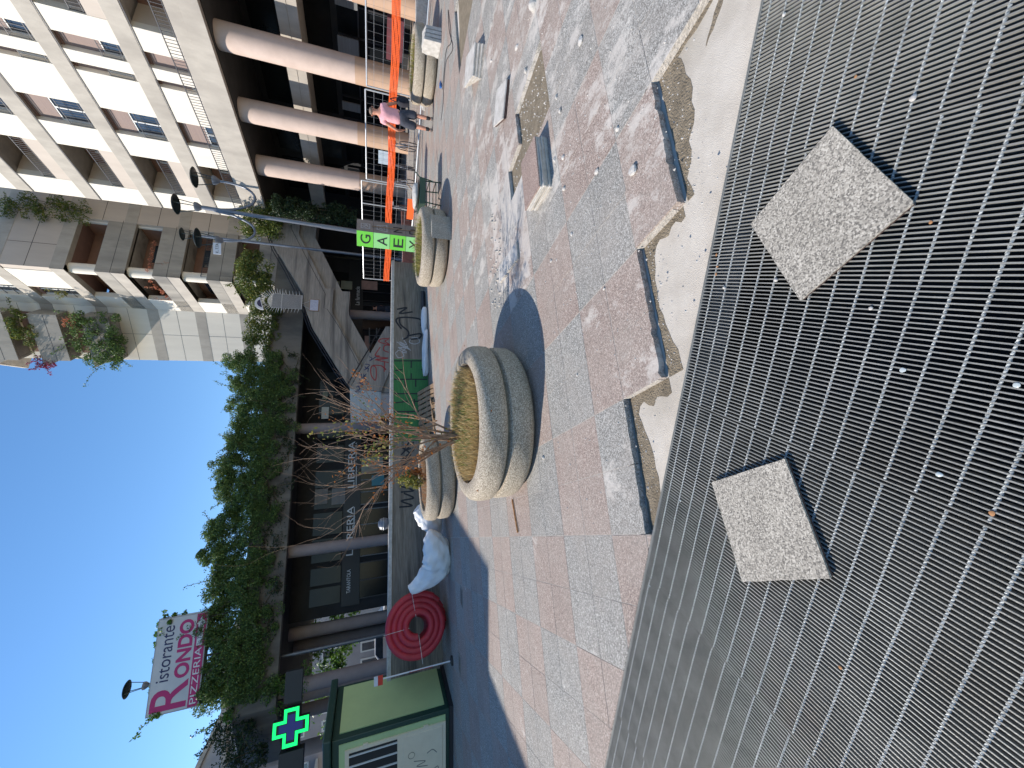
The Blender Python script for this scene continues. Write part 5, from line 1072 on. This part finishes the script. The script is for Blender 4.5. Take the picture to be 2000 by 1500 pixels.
def person(ox, oy, rot, lab, s, shirt, shorts, arms, hair=M['hair'], bag=False, bare=True):
    def T(x, y, z): c_, s_ = math.cos(rot), math.sin(rot); return (ox + (x * c_ - y * s_) * s, oy + (x * s_ + y * c_) * s, z * s)
    root = thing('person', lab, 'person', (ox, oy, 0))
    V = [T(0, 0, .95), T(0, .0, 1.08), T(0, -.01, 1.25), T(0, -.01, 1.42), T(0, .0, 1.53), T(0, .02, 1.60), T(0, .025, 1.68), T(0, .01, 1.745)]
    R = [.135, .125, .14, .12, .056, .085, .098, .055]; E = [(i, i + 1) for i in range(7)]
    for sx_ in (-1, 1):
        b = len(V); V += [T(sx_ * .10, 0, .88), T(sx_ * .115, .0, .70), T(sx_ * .125, .02, .49), T(sx_ * .13, -.02, .32), T(sx_ * .135, -.02, .10), T(sx_ * .14, .03, .045), T(sx_ * .15, .13, .035)]
        R += [.10, .085, .062, .06, .042, .042, .036]; E += [(0, b)] + [(b + i, b + i + 1) for i in range(6)]
        b = len(V); A = arms[0 if sx_ < 0 else 1]; V += [T(sx_ * .17, -.01, 1.40)] + [T(*q) for q in A]; R += [.062, .046, .036, .03, .028]; E += [(3, b)] + [(b + i, b + i + 1) for i in range(len(A))]
        # five fingers rooted in the palm
        pa = Vector(A[-1]); pd = (Vector(A[-1]) - Vector(A[-2])).normalized(); sd = pd.cross(Vector((sx_, 0, .2))).normalized()
        for f in range(5):
            o_ = (f - 1.5) * .019; ln_ = (.065, .075, .078, .07)[f] if f < 4 else .05; b2 = len(V)
            st0 = pa + sd * o_ + pd * .02 if f < 4 else Vector(A[-2]) - sd * .03
            dd_ = (pd + sd * o_ * 2) if f < 4 else (pd - sd * .9).normalized()
            V += [T(*(st0 + dd_ * ln_ * .5)), T(*(st0 + dd_ * ln_ + Vector((0, .015, -.01))))]; R += [.0095, .0075]; E += [(b + len(A) - (0 if f < 4 else 1), b2), (b2, b2 + 1)]
    skinmesh('body', V, E, [r * s for r in R], M['skin'], root)
    nose = MB(); nose.tube([T(0, .10, 1.68), T(0, .125, 1.645)], [.010 * s, .016 * s], 6); nose.build('nose', M['skin'], root, smooth=True)
    for sx_ in (-1, 1):
        e_ = MB(); e_.tube([T(sx_ * .092, .01, 1.69), T(sx_ * .108, -.005, 1.67), T(sx_ * .094, .005, 1.635)], [.01 * s, .016 * s, .008 * s], 6); e_.build('ear', M['skin'], root, smooth=True)
        e_ = MB(); e_.tube([T(sx_ * .034, .105, 1.69), T(sx_ * .034, .112, 1.69)], .009 * s, 8); e_.build('eye', M['inkb'], root)
    skinmesh('hair', [T(0, -.015, 1.64), T(0, -.0, 1.70), T(0, .01, 1.75)], [(0, 1), (1, 2)], [.088 * s, .104 * s, .07 * s], hair, root)
    sv = [T(0, 0, .86), T(0, 0, 1.08), T(0, -.01, 1.25), T(0, -.01, 1.40), T(0, -.0, 1.485)]; sr = [(.225, .165), (.21, .16), (.215, .16), (.18, .135), (.08, .075)]; se = [(i, i + 1) for i in range(4)]
    for k, sx_ in enumerate((-1, 1)):
        A = arms[k]; b = len(sv); m_ = tuple((Vector((sx_ * .19, -.01, 1.40)) * .35 + Vector(A[0]) * .65)); sv += [T(sx_ * .18, -.01, 1.39), T(*m_)]; sr += [.085, .072]; se += [(3, b), (b, b + 1)]
    skinmesh('shirt', sv, se, [tuple(q * s for q in r) if isinstance(r, tuple) else r * s for r in sr], shirt, root)
    pv_ = [T(0, 0, .90), T(0, 0, 1.0)]; pr = [(.20, .16), (.17, .14)]; pe = [(0, 1)]
    hem = .45 if bare else .1
    for sx_ in (-1, 1): b = len(pv_); pv_ += [T(sx_ * .10, 0, .78), T(sx_ * .125, 0, .62), T(sx_ * .135, .0, hem)]; pr += [.135, .125, .12 if bare else .07]; pe += [(0, b), (b, b + 1), (b + 1, b + 2)]
    skinmesh('shorts' if bare else 'trousers', pv_, pe, [tuple(q * s for q in r) if isinstance(r, tuple) else r * s for r in pr], shorts, root)
    for sx_ in (-1, 1):
        skinmesh('shoe', [T(sx_ * .135, -.05, .045), T(sx_ * .14, .06, .04), T(sx_ * .15, .17, .035)], [(0, 1), (1, 2)], [.05 * s, .05 * s, .042 * s], M['shoe'], root)
        if bare: skinmesh('sock', [T(sx_ * .134, -.022, .08), T(sx_ * .131, -.02, .24)], [(0, 1)], [.052 * s, .054 * s], M['sock'], root)
    return root, T
armL = [(-.26, -.06, 1.17), (-.33, -.02, .98), (-.30, .06, .88), (-.285, .09, .84)]
armR = [(.27, .02, 1.17), (.33, .16, 1.03), (.34, .30, 1.06), (.34, .35, 1.07)]
pr_, T_ = person(7.0, 10.42, -.52, 'person in pink T-shirt and dark shorts, back turned, reaching towards a black bag', .925, M['shirt'], M['shorts'], (armL, armR))
bg_ = thing('shoulder_bag', 'black bag hanging at the fence in front of the person in pink', 'bag', T_(.40, .42, .8))
m1 = MB(); c_ = Vector(T_(.42, .42, .86)); m1.lathe([(.02, -.17), (.10, -.16), (.13, -.05), (.12, .06), (.06, .14), (.02, .15)], tuple(c_), 14); m1.build('bag_body', M['dcloth'], bg_, smooth=True)
m1 = MB(); m1.tube(curve([tuple(c_ + Vector((-.05, 0, .1))), tuple(c_ + Vector((0, 0, .3))), tuple(c_ + Vector((.08, 0, .1)))], 5), .012, 5); m1.build('strap', M['dcloth'], bg_)
X, Y, _ = NA(12.6, 20.6); person(X, Y, .3, 'dark haired person in dark clothes standing before the pharmacy window', .93, M['dcloth'], M['shorts'], ([(-.2, .02, 1.15), (-.22, .1, .95), (-.2, .18, .9), (-.2, .22, .9)], [(.2, .02, 1.15), (.22, .1, .95), (.2, .18, .9), (.2, .22, .9)]), M['inkb'], bare=False)
# ================================================================== BICYCLES behind the fence
def bike(loc, rz, lab):
    t = thing('bicycle', lab, 'bicycle', (0, 0, 0), 'bicycles parked behind the fence')
    def wheel(x):
        m = MB(); k = 24
        m.tube([(x + .32 * math.cos(6.2832 * i / k), 0, .33 + .32 * math.sin(6.2832 * i / k)) for i in range(k + 1)], .016, 6, cap=False); w = m.build('wheel', M['rail'], t, smooth=True)
        m = MB()
        for i in range(10): m.tube([(x, 0, .33), (x + .31 * math.cos(.628 * i), 0, .33 + .31 * math.sin(.628 * i))], .002, 3)
        m.build('spokes', M['zinc'], w)
    wheel(-.5); wheel(.5)
    m = MB(); 
    for a, b in [((-.5, 0, .33), (-.1, 0, .30)), ((-.1, 0, .30), (-.2, 0, .78)), ((-.1, 0, .3), (.36, 0, .72)), ((-.18, 0, .70), (.35, 0, .78)), ((.34, 0, .85), (.5, 0, .33)), ((-.5, 0, .33), (-.19, 0, .68))]: m.tube([a, b], .016, 6)
    m.build('frame', M['lamp'], t); m = MB(); m.tube([(.33, 0, .85), (.30, 0, .98)], .014, 6); m.tube([(.25, -.27, .97), (.32, -.15, .98), (.32, .15, .98), (.25, .27, .97)], .013, 6); m.build('handlebar', M['zinc'], t)
    m = MB(); m.tube([(-.34, 0, .82), (-.2, 0, .83), (-.08, 0, .82)], [.07, .045, .02], 8); m.build('saddle', M['rail'], t)
    m = MB(); m.box(.42, .68, -.14, .14, .78, .98); m.build('basket', M['zinc'], t)
    t.location = loc; t.rotation_euler = (0, 0, rz); t['label'] = lab; return t
X, Y, _ = G(812, 290, .05) + (0,); b0_ = bike((X, Y, 0) , 1.2, 'bicycle behind the fence just left of the person in pink')
X, Y = G(808, 330, .05); dup(b0_, (X, Y, 0), 'bicycle behind the fence under the pale blue notice board', 1.0)
X, Y = G(808, 362, .05); dup(b0_, (X, Y, 0), 'bicycle behind the fence beyond the green seat frame', 1.3)
X, Y = G(808, 410, .05); dup(b0_, (X, Y, 0), 'silver bicycle behind the fence just right of the lettered box', 1.05)
# ================================================================== odd things on the plaza
tb = thing('metal_trestle', 'dark green metal trestle carrying a white cement bag', 'trestle', (4.5, 9.25, 0)); x0, x1, y0, y1 = 4.24, 4.78, 9.1, 9.6
for (xa, ya) in ((x0, y0), (x1, y0), (x0, y1), (x1, y1)): m1 = MB(); m1.tube([(xa, ya, .0), (xa + (.03 if xa == x0 else -.03), ya, .46)], .014, 6); m1.build('leg', M['bgreen'], tb)
m1 = MB()
for z in (.12, .27): m1.tube([(x0, y0, z), (x1, y0, z), (x1, y1, z), (x0, y1, z), (x0, y0, z)], .010, 6)
m1.tube([(x1, y0, .2), (x1 + .04, y0 - .02, .5), (x1 + .16, y0 + .0, .60)], .013, 6); m1.tube([(x0, y0, .1), (x0, y1, .3)], .01, 6); m1.build('braces', M['bgreen'], tb)
m1 = MB(); m1.prism([(x0 - .02, .36), (x1 + .02, .36), (x1 + .05, .50), (x0 - .05, .50)], y0 - .04, y1 + .04, axis='y'); m1.build('tray', M['bgreen'], tb, bevel=.01)
def blob(name, c, r, mat, parent=None, sub=3, amp=.12, fr=2.2, seed=0, flatz=None, smooth=True, fold=.0):
    bm = bmesh.new(); bmesh.ops.create_icosphere(bm, subdivisions=sub + 1, radius=1); R_ = random.Random(seed); ph = [R_.uniform(0, 6.28) for _ in range(14)]
    for v in bm.verts:
        p = v.co.copy(); f = 1 + amp * (math.sin(p.x * fr + ph[0]) * math.sin(p.y * fr * 1.2 + ph[1]) + .6 * math.sin(p.z * fr * 1.7 + ph[2] + p.x * 2) + .35 * abs(math.sin(p.x * fr * 2.6 + p.z * 3 + ph[3])) + fold * abs(math.sin(p.x * 7 + p.z * 5 + ph[4] + 2 * math.sin(p.y * 4 + ph[5]))) + fold * .7 * abs(math.sin(p.z * 11 - p.x * 6 + ph[6])))
        e = .82; p = Vector([math.copysign(abs(q) ** e, q) for q in p]); v.co = Vector((p.x * r[0] * f, p.y * r[1] * f, p.z * r[2] * f))
        if c[2] + v.co.z < .004: v.co.z = .004 - c[2]
    mb = MB(); mb.add([(v.co.x + c[0], v.co.y + c[1], v.co.z + c[2]) for v in bm.verts], [tuple(v.index for v in f.verts) for f in bm.faces]); bm.free(); return mb.build(name, mat, parent, smooth=smooth)
tag(blob('cement_bag', (4.5, 9.33, .575), (.27, .23, .07), M['pale'], seed=3, amp=.1, fold=.2), 'torn white cement bag lying on the green trestle', 'bag')
A_, B_ = (5.05, 9.95, .72), (3.95, 8.95, .22); m1 = MB(); m1.tube([A_, B_], .013, 6); tag(m1.build('wooden_pole', M['wood']), 'thin pole leaning across the green trestle towards the stone block', 'pole')
# block by third planter
al2 = math.radians(55); c_ = G(882, 436)
def BK(u, v, z): return (c_[0] - u * math.cos(math.radians(10)) + v * math.cos(math.radians(40)), c_[1] + u * math.sin(math.radians(10)) * -1 + .05 + v * math.sin(math.radians(40)), z)
m1 = MB(); m1.box(0, .36, 0, .30, 0, .40, fr=BK); tag(m1.build('stone_block', M['slab'], bevel=.006), 'grey speckled stone block leaning against the planter by the lettered box', 'block')
# upright slabs by the far right planter
X, Y = G(862, 86)
for k in range(4):
    xx = X + .09 * k; m1 = MB(); pp = [(Y - .02 - .01 * k, 0), (Y + .45, 0), (Y + .44, .40 + .02 * math.sin(k * 2)), (Y + .2, .42), (Y, .38 + .02 * math.cos(k))]; m1.prism(pp, xx, xx + .075, axis='x')
    tag(m1.build('upright_slab', M['pale'], bevel=.01), ['first', 'second', 'third', 'fourth'][k] + ' broken slab standing on edge beside the far right planter, counted from the planter', 'slab', 'slabs standing on edge')
X, Y = G(836, 55); m1 = MB(); m1.box(X - .55, X + 2.6, Y + .1, Y + .25, 0, .34); tag(m1.build('low_kerb_wall', M['pale'], bevel=.01), 'low pale kerb wall behind the standing slabs at the right edge', 'wall')
# sheeting, pallets by the wall
def G2(x, y): return G(x, y)
X, Y = G(838, 690); tag(blob('plastic_sheet', (X, Y + .1, .08), (.62, .13, .10), M['sack'], seed=8, amp=.16, fold=.25), 'long crumpled white sheet lying at the foot of the wall by the green paint', 'sheeting')
X, Y = G(836, 625); tag(blob('plastic_roll', (X, Y + .12, .09), (.42, .11, .095), M['sack'], seed=4, amp=.05), 'short white roll at the foot of the wall, right of the crumpled sheet', 'roll')
X, Y = G(833, 590); m1 = MB(); m1.tube([(X - .2, Y + .05, .09), (X + .35, Y + .2, .09)], .07, 10); tag(m1.build('black_pipe', M['rail']), 'short black pipe beside the white roll at the wall', 'pipe')
pl = thing('wooden_pallet', 'wooden pallet leaning low against the wall behind the withered shrub', 'pallet', (-.55, 9.85, 0))
def PL(u, v, w_): return NA(2.45 + u, 10.05 + v * .88 - w_ * .35, .06 + v * .42 + w_ * .9)
m1 = MB(PL)
for k in range(9): m1.box(k * .145, k * .145 + .10, -.45, .42, .10, .125)
m1.build('top_boards', M['wood'], pl); m1 = MB(PL)
for v_ in (-.42, -.04, .33): m1.box(0, 1.26, v_, v_ + .09, .02, .0995)
m1.build('stringers', M['wood'], pl); m1 = MB(PL)
for k in (0, .55, 1.12): m1.box(k, k + .12, -.45, .42, -.002, .0195)
m1.build('bottom_boards', M['wood'], pl)
for k in range(4):
    m1 = MB(); X, Y, _ = NA(2.5 + .3 * k, 9.75 + .05 * k); m1.box(-.45, .45, -.04, .04, 0, .02, fr=lambda a, b, c, k=k, X=X, Y=Y: (X + a * math.cos(.3 + k * .25) - b * math.sin(.3 + k * .25), Y + a * math.sin(.3 + k * .25) + b * math.cos(.3 + k * .25), .003 + k * .022 + c)); tag(m1.build('loose_board', M['wood']), ['bottom', 'second', 'third', 'top'][k] + ' loose plank lying in front of the leaning pallet', 'plank', 'loose planks')
# sacks
def sackmesh(pts, rads, name, lab, seed):
    R_ = random.Random(seed); vs = []; k = 40; P = curve([tuple(p) + (r,) for p, r in zip(pts, rads)], 10); n = len(P); ph = [R_.uniform(0, 6) for _ in range(8)]
    for i, q in enumerate(P):
        p = Vector(q[:3]); r = q[3]; t = Vector(P[min(i + 1, n - 1)][:3]) - Vector(P[max(i - 1, 0)][:3]); t.normalize(); a = t.cross(Vector((0, 1, 0))).normalized(); b = a.cross(t)
        for j in range(k):
            th = 6.2832 * j / k; f = 1 + .07 * math.sin(th * 3 + ph[0] + i * .12) + .05 * math.sin(th * 7 + ph[1] - i * .35) + .035 * math.sin(th * 12 + i * .8 + ph[2]) + .05 * math.sin(i * .9 + th * 2 + ph[3]) + .03 * abs(math.sin(i * 1.7 + th * 5))
            v = p + (a * math.cos(th) * 1.0 + b * math.sin(th) * .8) * r * f; v.z = max(v.z, .004 + .002 * math.sin(j)); vs.append(tuple(v))
    fs = [(i * k + j, i * k + (j + 1) % k, (i + 1) * k + (j + 1) % k, (i + 1) * k + j) for i in range(n - 1) for j in range(k)] + [tuple(range(k))[::-1], tuple((n - 1) * k + j for j in range(k))]
    mb = MB(); mb.add(vs, fs); return tag(mb.build(name, M['sack'], smooth=True), lab, 'sack', 'white sacks by the wall')
sackmesh([(-3.02, 8.0, .42), (-3.2, 8.0, .36), (-3.55, 8.0, .27), (-3.85, 8.05, .30), (-4.15, 8.15, .55), (-4.3, 8.2, .78)], [.04, .18, .28, .27, .17, .10], 'white_sack', 'big shiny white sack slumped against the red coil', 2)
sackmesh([(-2.72, 8.55, .62), (-2.85, 8.55, .48), (-3.05, 8.5, .32), (-3.3, 8.5, .22)], [.10, .20, .22, .12], 'white_sack', 'smaller bluish white sack between the second planter and the big sack', 6)
# red coil
cx, cy, cz = -4.95, 8.0, .665; ax = Vector((.50, -.866, 0)).normalized(); si = Vector((-ax.y, ax.x, 0)) * -1
rc_ = thing('pipe_coil', 'big coil of red corrugated pipe standing on edge by the wall', 'coil', (cx, cy, 0))
m1 = MB(); pr = .068
for L_ in range(6):
    pts = []
    for i in range(0, 144 + 1):
        t = i / 40; r = .20 + .40 * t / 3.6; th = t * 6.2832 + L_ * .25
        rr = r * (1 + .015 * math.sin(th * 2 + L_)); off = .045 * math.cos(t * 1.3) if L_ == 0 else 0
        p = Vector((cx, cy, cz)) + si * (rr * .97 * math.cos(th)) + Vector((0, 0, 1)) * (rr * math.sin(th)) - ax * (L_ * .12 + .02 * (r - .2) / .4 * 3 * (1 if L_ == 0 else 0) - off * .3)
        p.z = max(p.z, pr + .002); pts.append(tuple(p))
    m1.tube(pts, [pr] * len(pts), 12)
m1.build('pipe', M['red'], rc_, smooth=True)
m1 = MB()
for th in (1.5, 3.0, -.1): m1.tube([tuple(Vector((cx, cy, cz)) + si * (r * math.cos(th)) + Vector((0, 0, r * math.sin(th))) + ax * .06) for r in (.16, .40, .66)], .004, 4)
m1.build('binding_wire', M['frame'], rc_)
# marker pole
A_ = G(884, 1290); mp_ = thing('marker_pole', 'thin white marker pole with red and white plate in front of the red coil', 'marker', (A_[0], A_[1], 0))
m1 = MB(); m1.tube([(*A_, 0), (A_[0] - .02, A_[1], 1.42)], .013, 8); m1.build('pole', M['white'], mp_); m1 = MB(); m1.tube([(A_[0] - .0115, A_[1], .40), (A_[0] - .0155, A_[1], .85)], .0145, 8); m1.build('red_section', M['red'], mp_)
m1 = MB(); m1.box(A_[0] - .11, A_[0] + .07, A_[1] - .03, A_[1] - .016, 1.43, 1.50); m1.build('white_plate', M['white'], mp_); m1 = MB(); m1.box(A_[0] - .11, A_[0] + .07, A_[1] - .03, A_[1] - .016, 1.34, 1.429); m1.build('red_plate', flat('signal_red', (.6, .04, .02), .5), mp_)
m1 = MB(); m1.lathe([(.09, 0), (.09, .03), (.03, .05)], (A_[0], A_[1], 0), 16); m1.build('base', M['rail'], mp_)
# ================================================================== GREEN CABINET
kx, ky = -6.5, 7.62; kb = thing('green_kiosk', 'green metal kiosk with pale side panel and ivory hatch at the left edge', 'kiosk', (kx - 1.5, ky + .5, 0))
m1 = MB(); m1.box(kx - 3.2, kx, ky, ky + 1.35, .08, 2.22); m1.build('carcass', M['gdark'], kb, bevel=.01)
m1 = MB(); m1.box(kx + .001, kx + .02, ky + .12, ky + 1.27, .16, 2.1); m1.build('pale_side_panel', M['gpale'], kb)
m1 = MB(); m1.box(kx - 3.3, kx + .12, ky - .12, ky + 1.45, 2.225, 2.36); m1.build('roof', M['gdark'], kb, bevel=.02)
m1 = MB(); m1.box(kx - 3.1, kx + .05, ky - .02, ky + 1.38, 0, .079); m1.build('plinth', M['rail'], kb)
m1 = MB(); m1.box(kx - 2.9, kx - .09, ky - .02, ky - .001, .16, 2.1); m1.build('front_panel', M['gpale'], kb)
hx0, hx1 = kx - 1.5, kx - .2
m1 = MB()
for (a0, a1, z0_, z1_) in [(hx0, hx1, 1.93, 2.0), (hx0, hx1, .16, .22), (hx1 - .06, hx1, .22, 1.93), (hx0, hx0 + .06, .22, 1.93), (hx0 + .06, hx1 - .06, .98, 1.08)]: m1.box(a0, a1, ky - .05, ky - .021, z0_, z1_)
m1.build('hatch_frame', M['hatch'], kb)
m1 = MB(); m1.box(hx0 + .061, hx1 - .061, ky - .058, ky - .022, .221, .979); ho = m1.build('hatch', M['hatch'], kb, bevel=.008)
m1 = MB(); X0 = hx1 - .45; m1.tube([(X0 + .06 * math.cos(t), ky - .062, .82 + .06 * math.sin(t)) for t in np.linspace(0, 6.2832, 20)], .003, 4, cap=False); m1.build('round_mark', M['inkb'], ho)
m1 = MB(); m1.box(hx0 + .061, hx1 - .061, ky - .03, ky - .021, 1.081, 1.929); go_ = m1.build('louvre_opening', M['black'], kb)
m1 = MB()
for k in range(6): xx = hx1 - .12 - .19 * k; m1.box(xx - .022, xx + .0, ky - .05, ky - .031, 1.081, 1.929)
m1.build('white_bars', M['frame'], go_)
def HF(u, v, w_): return (hx0 + .06 + u, ky - .0585 - w_, .22 + v)
strokes([curve(p, 5) for p in [[(.2, .10), (.28, .2), (.24, .3), (.34, .18)], [(.3, .08), (.42, .1), (.36, .22)], [(.5, .3), (.55, .5), (.6, .34), (.66, .55)], [(.7, .12), (.78, .2), (.74, .3)], [(.15, .42), (.24, .5), (.3, .44)]]], HF, .012, flat('grey_marker', (.2, .19, .17), .7), ho, name='marker_scribbles')
for z_ in (.5, 1.6):
    m1 = MB(); m1.box(hx1 + .001, hx1 + .03, ky - .05, ky - .021, z_, z_ + .09); m1.build('hinge', M['hatch'], kb)
# ================================================================== PHARMACY CROSS
pc = thing('pharmacy_cross', 'lit green and blue pharmacy cross on a black sign beam', 'cross sign', NA(-3.8, 12, 2.9))
def PX(u, v, w_): return NA(-3.78 + u, 12 + .03 - w_, 3.28 + v)
def cross(r, t): return [(-t, -r), (t, -r), (t, -t), (r, -t), (r, t), (t, t), (t, r), (-t, r), (-t, t), (-r, t), (-r, -t), (-t, -t)]
m1 = MB(); m1.prism(cross(.37, .16), -.12, 0, fr=PX); m1.build('casing', M['black'], pc)
o_, i_ = cross(.36, .15), cross(.295, .092); m1 = MB(); k = 12
vs = [(x, y, .001) for x, y in o_] + [(x, y, .001) for x, y in i_] + [(x, y, .014) for x, y in o_] + [(x, y, .014) for x, y in i_]
fs = [(2 * k + i, 2 * k + (i + 1) % k, 3 * k + (i + 1) % k, 3 * k + i) for i in range(k)] + [(i, (i + 1) % k, 2 * k + (i + 1) % k, 2 * k + i) for i in range(k)] + [(k + i, 3 * k + i, 3 * k + (i + 1) % k, k + (i + 1) % k) for i in range(k)]
m1.add(vs, fs, PX); m1.build('green_led_rim', M['led'], pc, normals=False)
m1 = MB(); m1.prism(cross(.24, .075), .001, .01, fr=PX); m1.build('blue_led_panel', M['ledb'], pc)
m1 = MB(NAf); m1.box(-9.5, -4.22, 12.0, 12.25, 3.0, 3.48); m1.box(-3.33, -2.7, 12.06, 12.2, 3.1, 3.46); m1.box(-4.24, -3.3, 12.16, 12.25, 3.1, 3.4); m1.build('sign_beam', M['black'], pc)
m1 = MB(NAf); m1.box(-9.4, -9.2, 12.05, 12.2, 0, 2.99); m1.build('support_post', M['black'], pc)
# street clutter beyond the left columns
def car(X, Y, rz, lab, mat):
    t = thing('parked_car', lab, 'car', (X, Y, 0), 'cars parked beyond the colonnade')
    def CR(a, b, c): return (X + a * math.cos(rz) - b * math.sin(rz), Y + a * math.sin(rz) + b * math.cos(rz), c)
    m = MB(CR); m.prism([(-2.1, .35), (2.1, .35), (2.12, .75), (1.3, .92), (.75, 1.42), (-1.1, 1.45), (-1.9, .95), (-2.12, .8)], -.85, .85, axis='y'); m.build('body', mat, t, bevel=.06)
    m = MB(CR); m.prism([(-1.6, .95), (1.15, .95), (.7, 1.36), (-1.05, 1.39)], -.862, .862, axis='y'); m.build('windows', M['glass'], t)
    for x in (-1.3, 1.35):
        for y in (-.8, .72): m = MB(CR); m.tube([(x, y, .33), (x, y + .1, .33)], .32, 18); m.build('wheel', M['rail'], t)
    for y in (-.6, .6): m = MB(CR); m.box(2.08, 2.14, y - .15, y + .15, .6, .72); m.build('headlight', M['frame'], t)
car(-19.5, 24, .2, 'blue parked car seen beside the nearest column and the cabinet', M['blue']); car(-16.5, 27, .2, 'white parked car seen through the colonnade', M['white'])
for (X, Y, s_, lab) in [(-15.2, 25.5, 1.0, 'leafy tree beyond the middle of the colonnade'), (-24, 33, 1.3, 'dark tree behind the blue parked car')]:
    t = thing('street_tree', lab, 'tree', (X, Y, 0), 'trees beyond the colonnade'); m = MB(); m.tube([(X, Y, 0), (X, Y, 2.6 * s_), (X + .1, Y, 4 * s_)], [.16, .12, .06], 8); m.tube([(X, Y, 2.2 * s_), (X + .8, Y, 3.6 * s_)], [.08, .03], 6); m.build('trunk', M['stem'], t)
    leaves('crown', clumps([(X + random.gauss(0, .9 * s_), Y + random.gauss(0, .9 * s_), random.uniform(2.6, 5.2) * s_) for _ in range(46)], .5 * s_, 45), .2, M['ivyl'], t)
X, Y, _ = NA(.32, 10.62); dm = thing('wall_lamp', 'round dark bulkhead lamp on the wall coping left of the withered shrub', 'lamp', (X, Y, 1.14))
m1 = MB(); m1.lathe([(.02, .0), (.12, .02), (.15, .10), (.13, .19), (.07, .24), (.02, .25)], (X, Y, 1.155), 24); m1.build('globe', M['lamp'], dm, smooth=True)
m1 = MB()
for q in range(5): m1.lathe([(.152 - abs(q - 2) * .012, .05 + q * .035), (.156 - abs(q - 2) * .012, .055 + q * .035), (.152 - abs(q - 2) * .012, .06 + q * .035)], (X, Y, 1.155), 24, close=True)
m1.build('guard_rings', M['zinc'], dm)
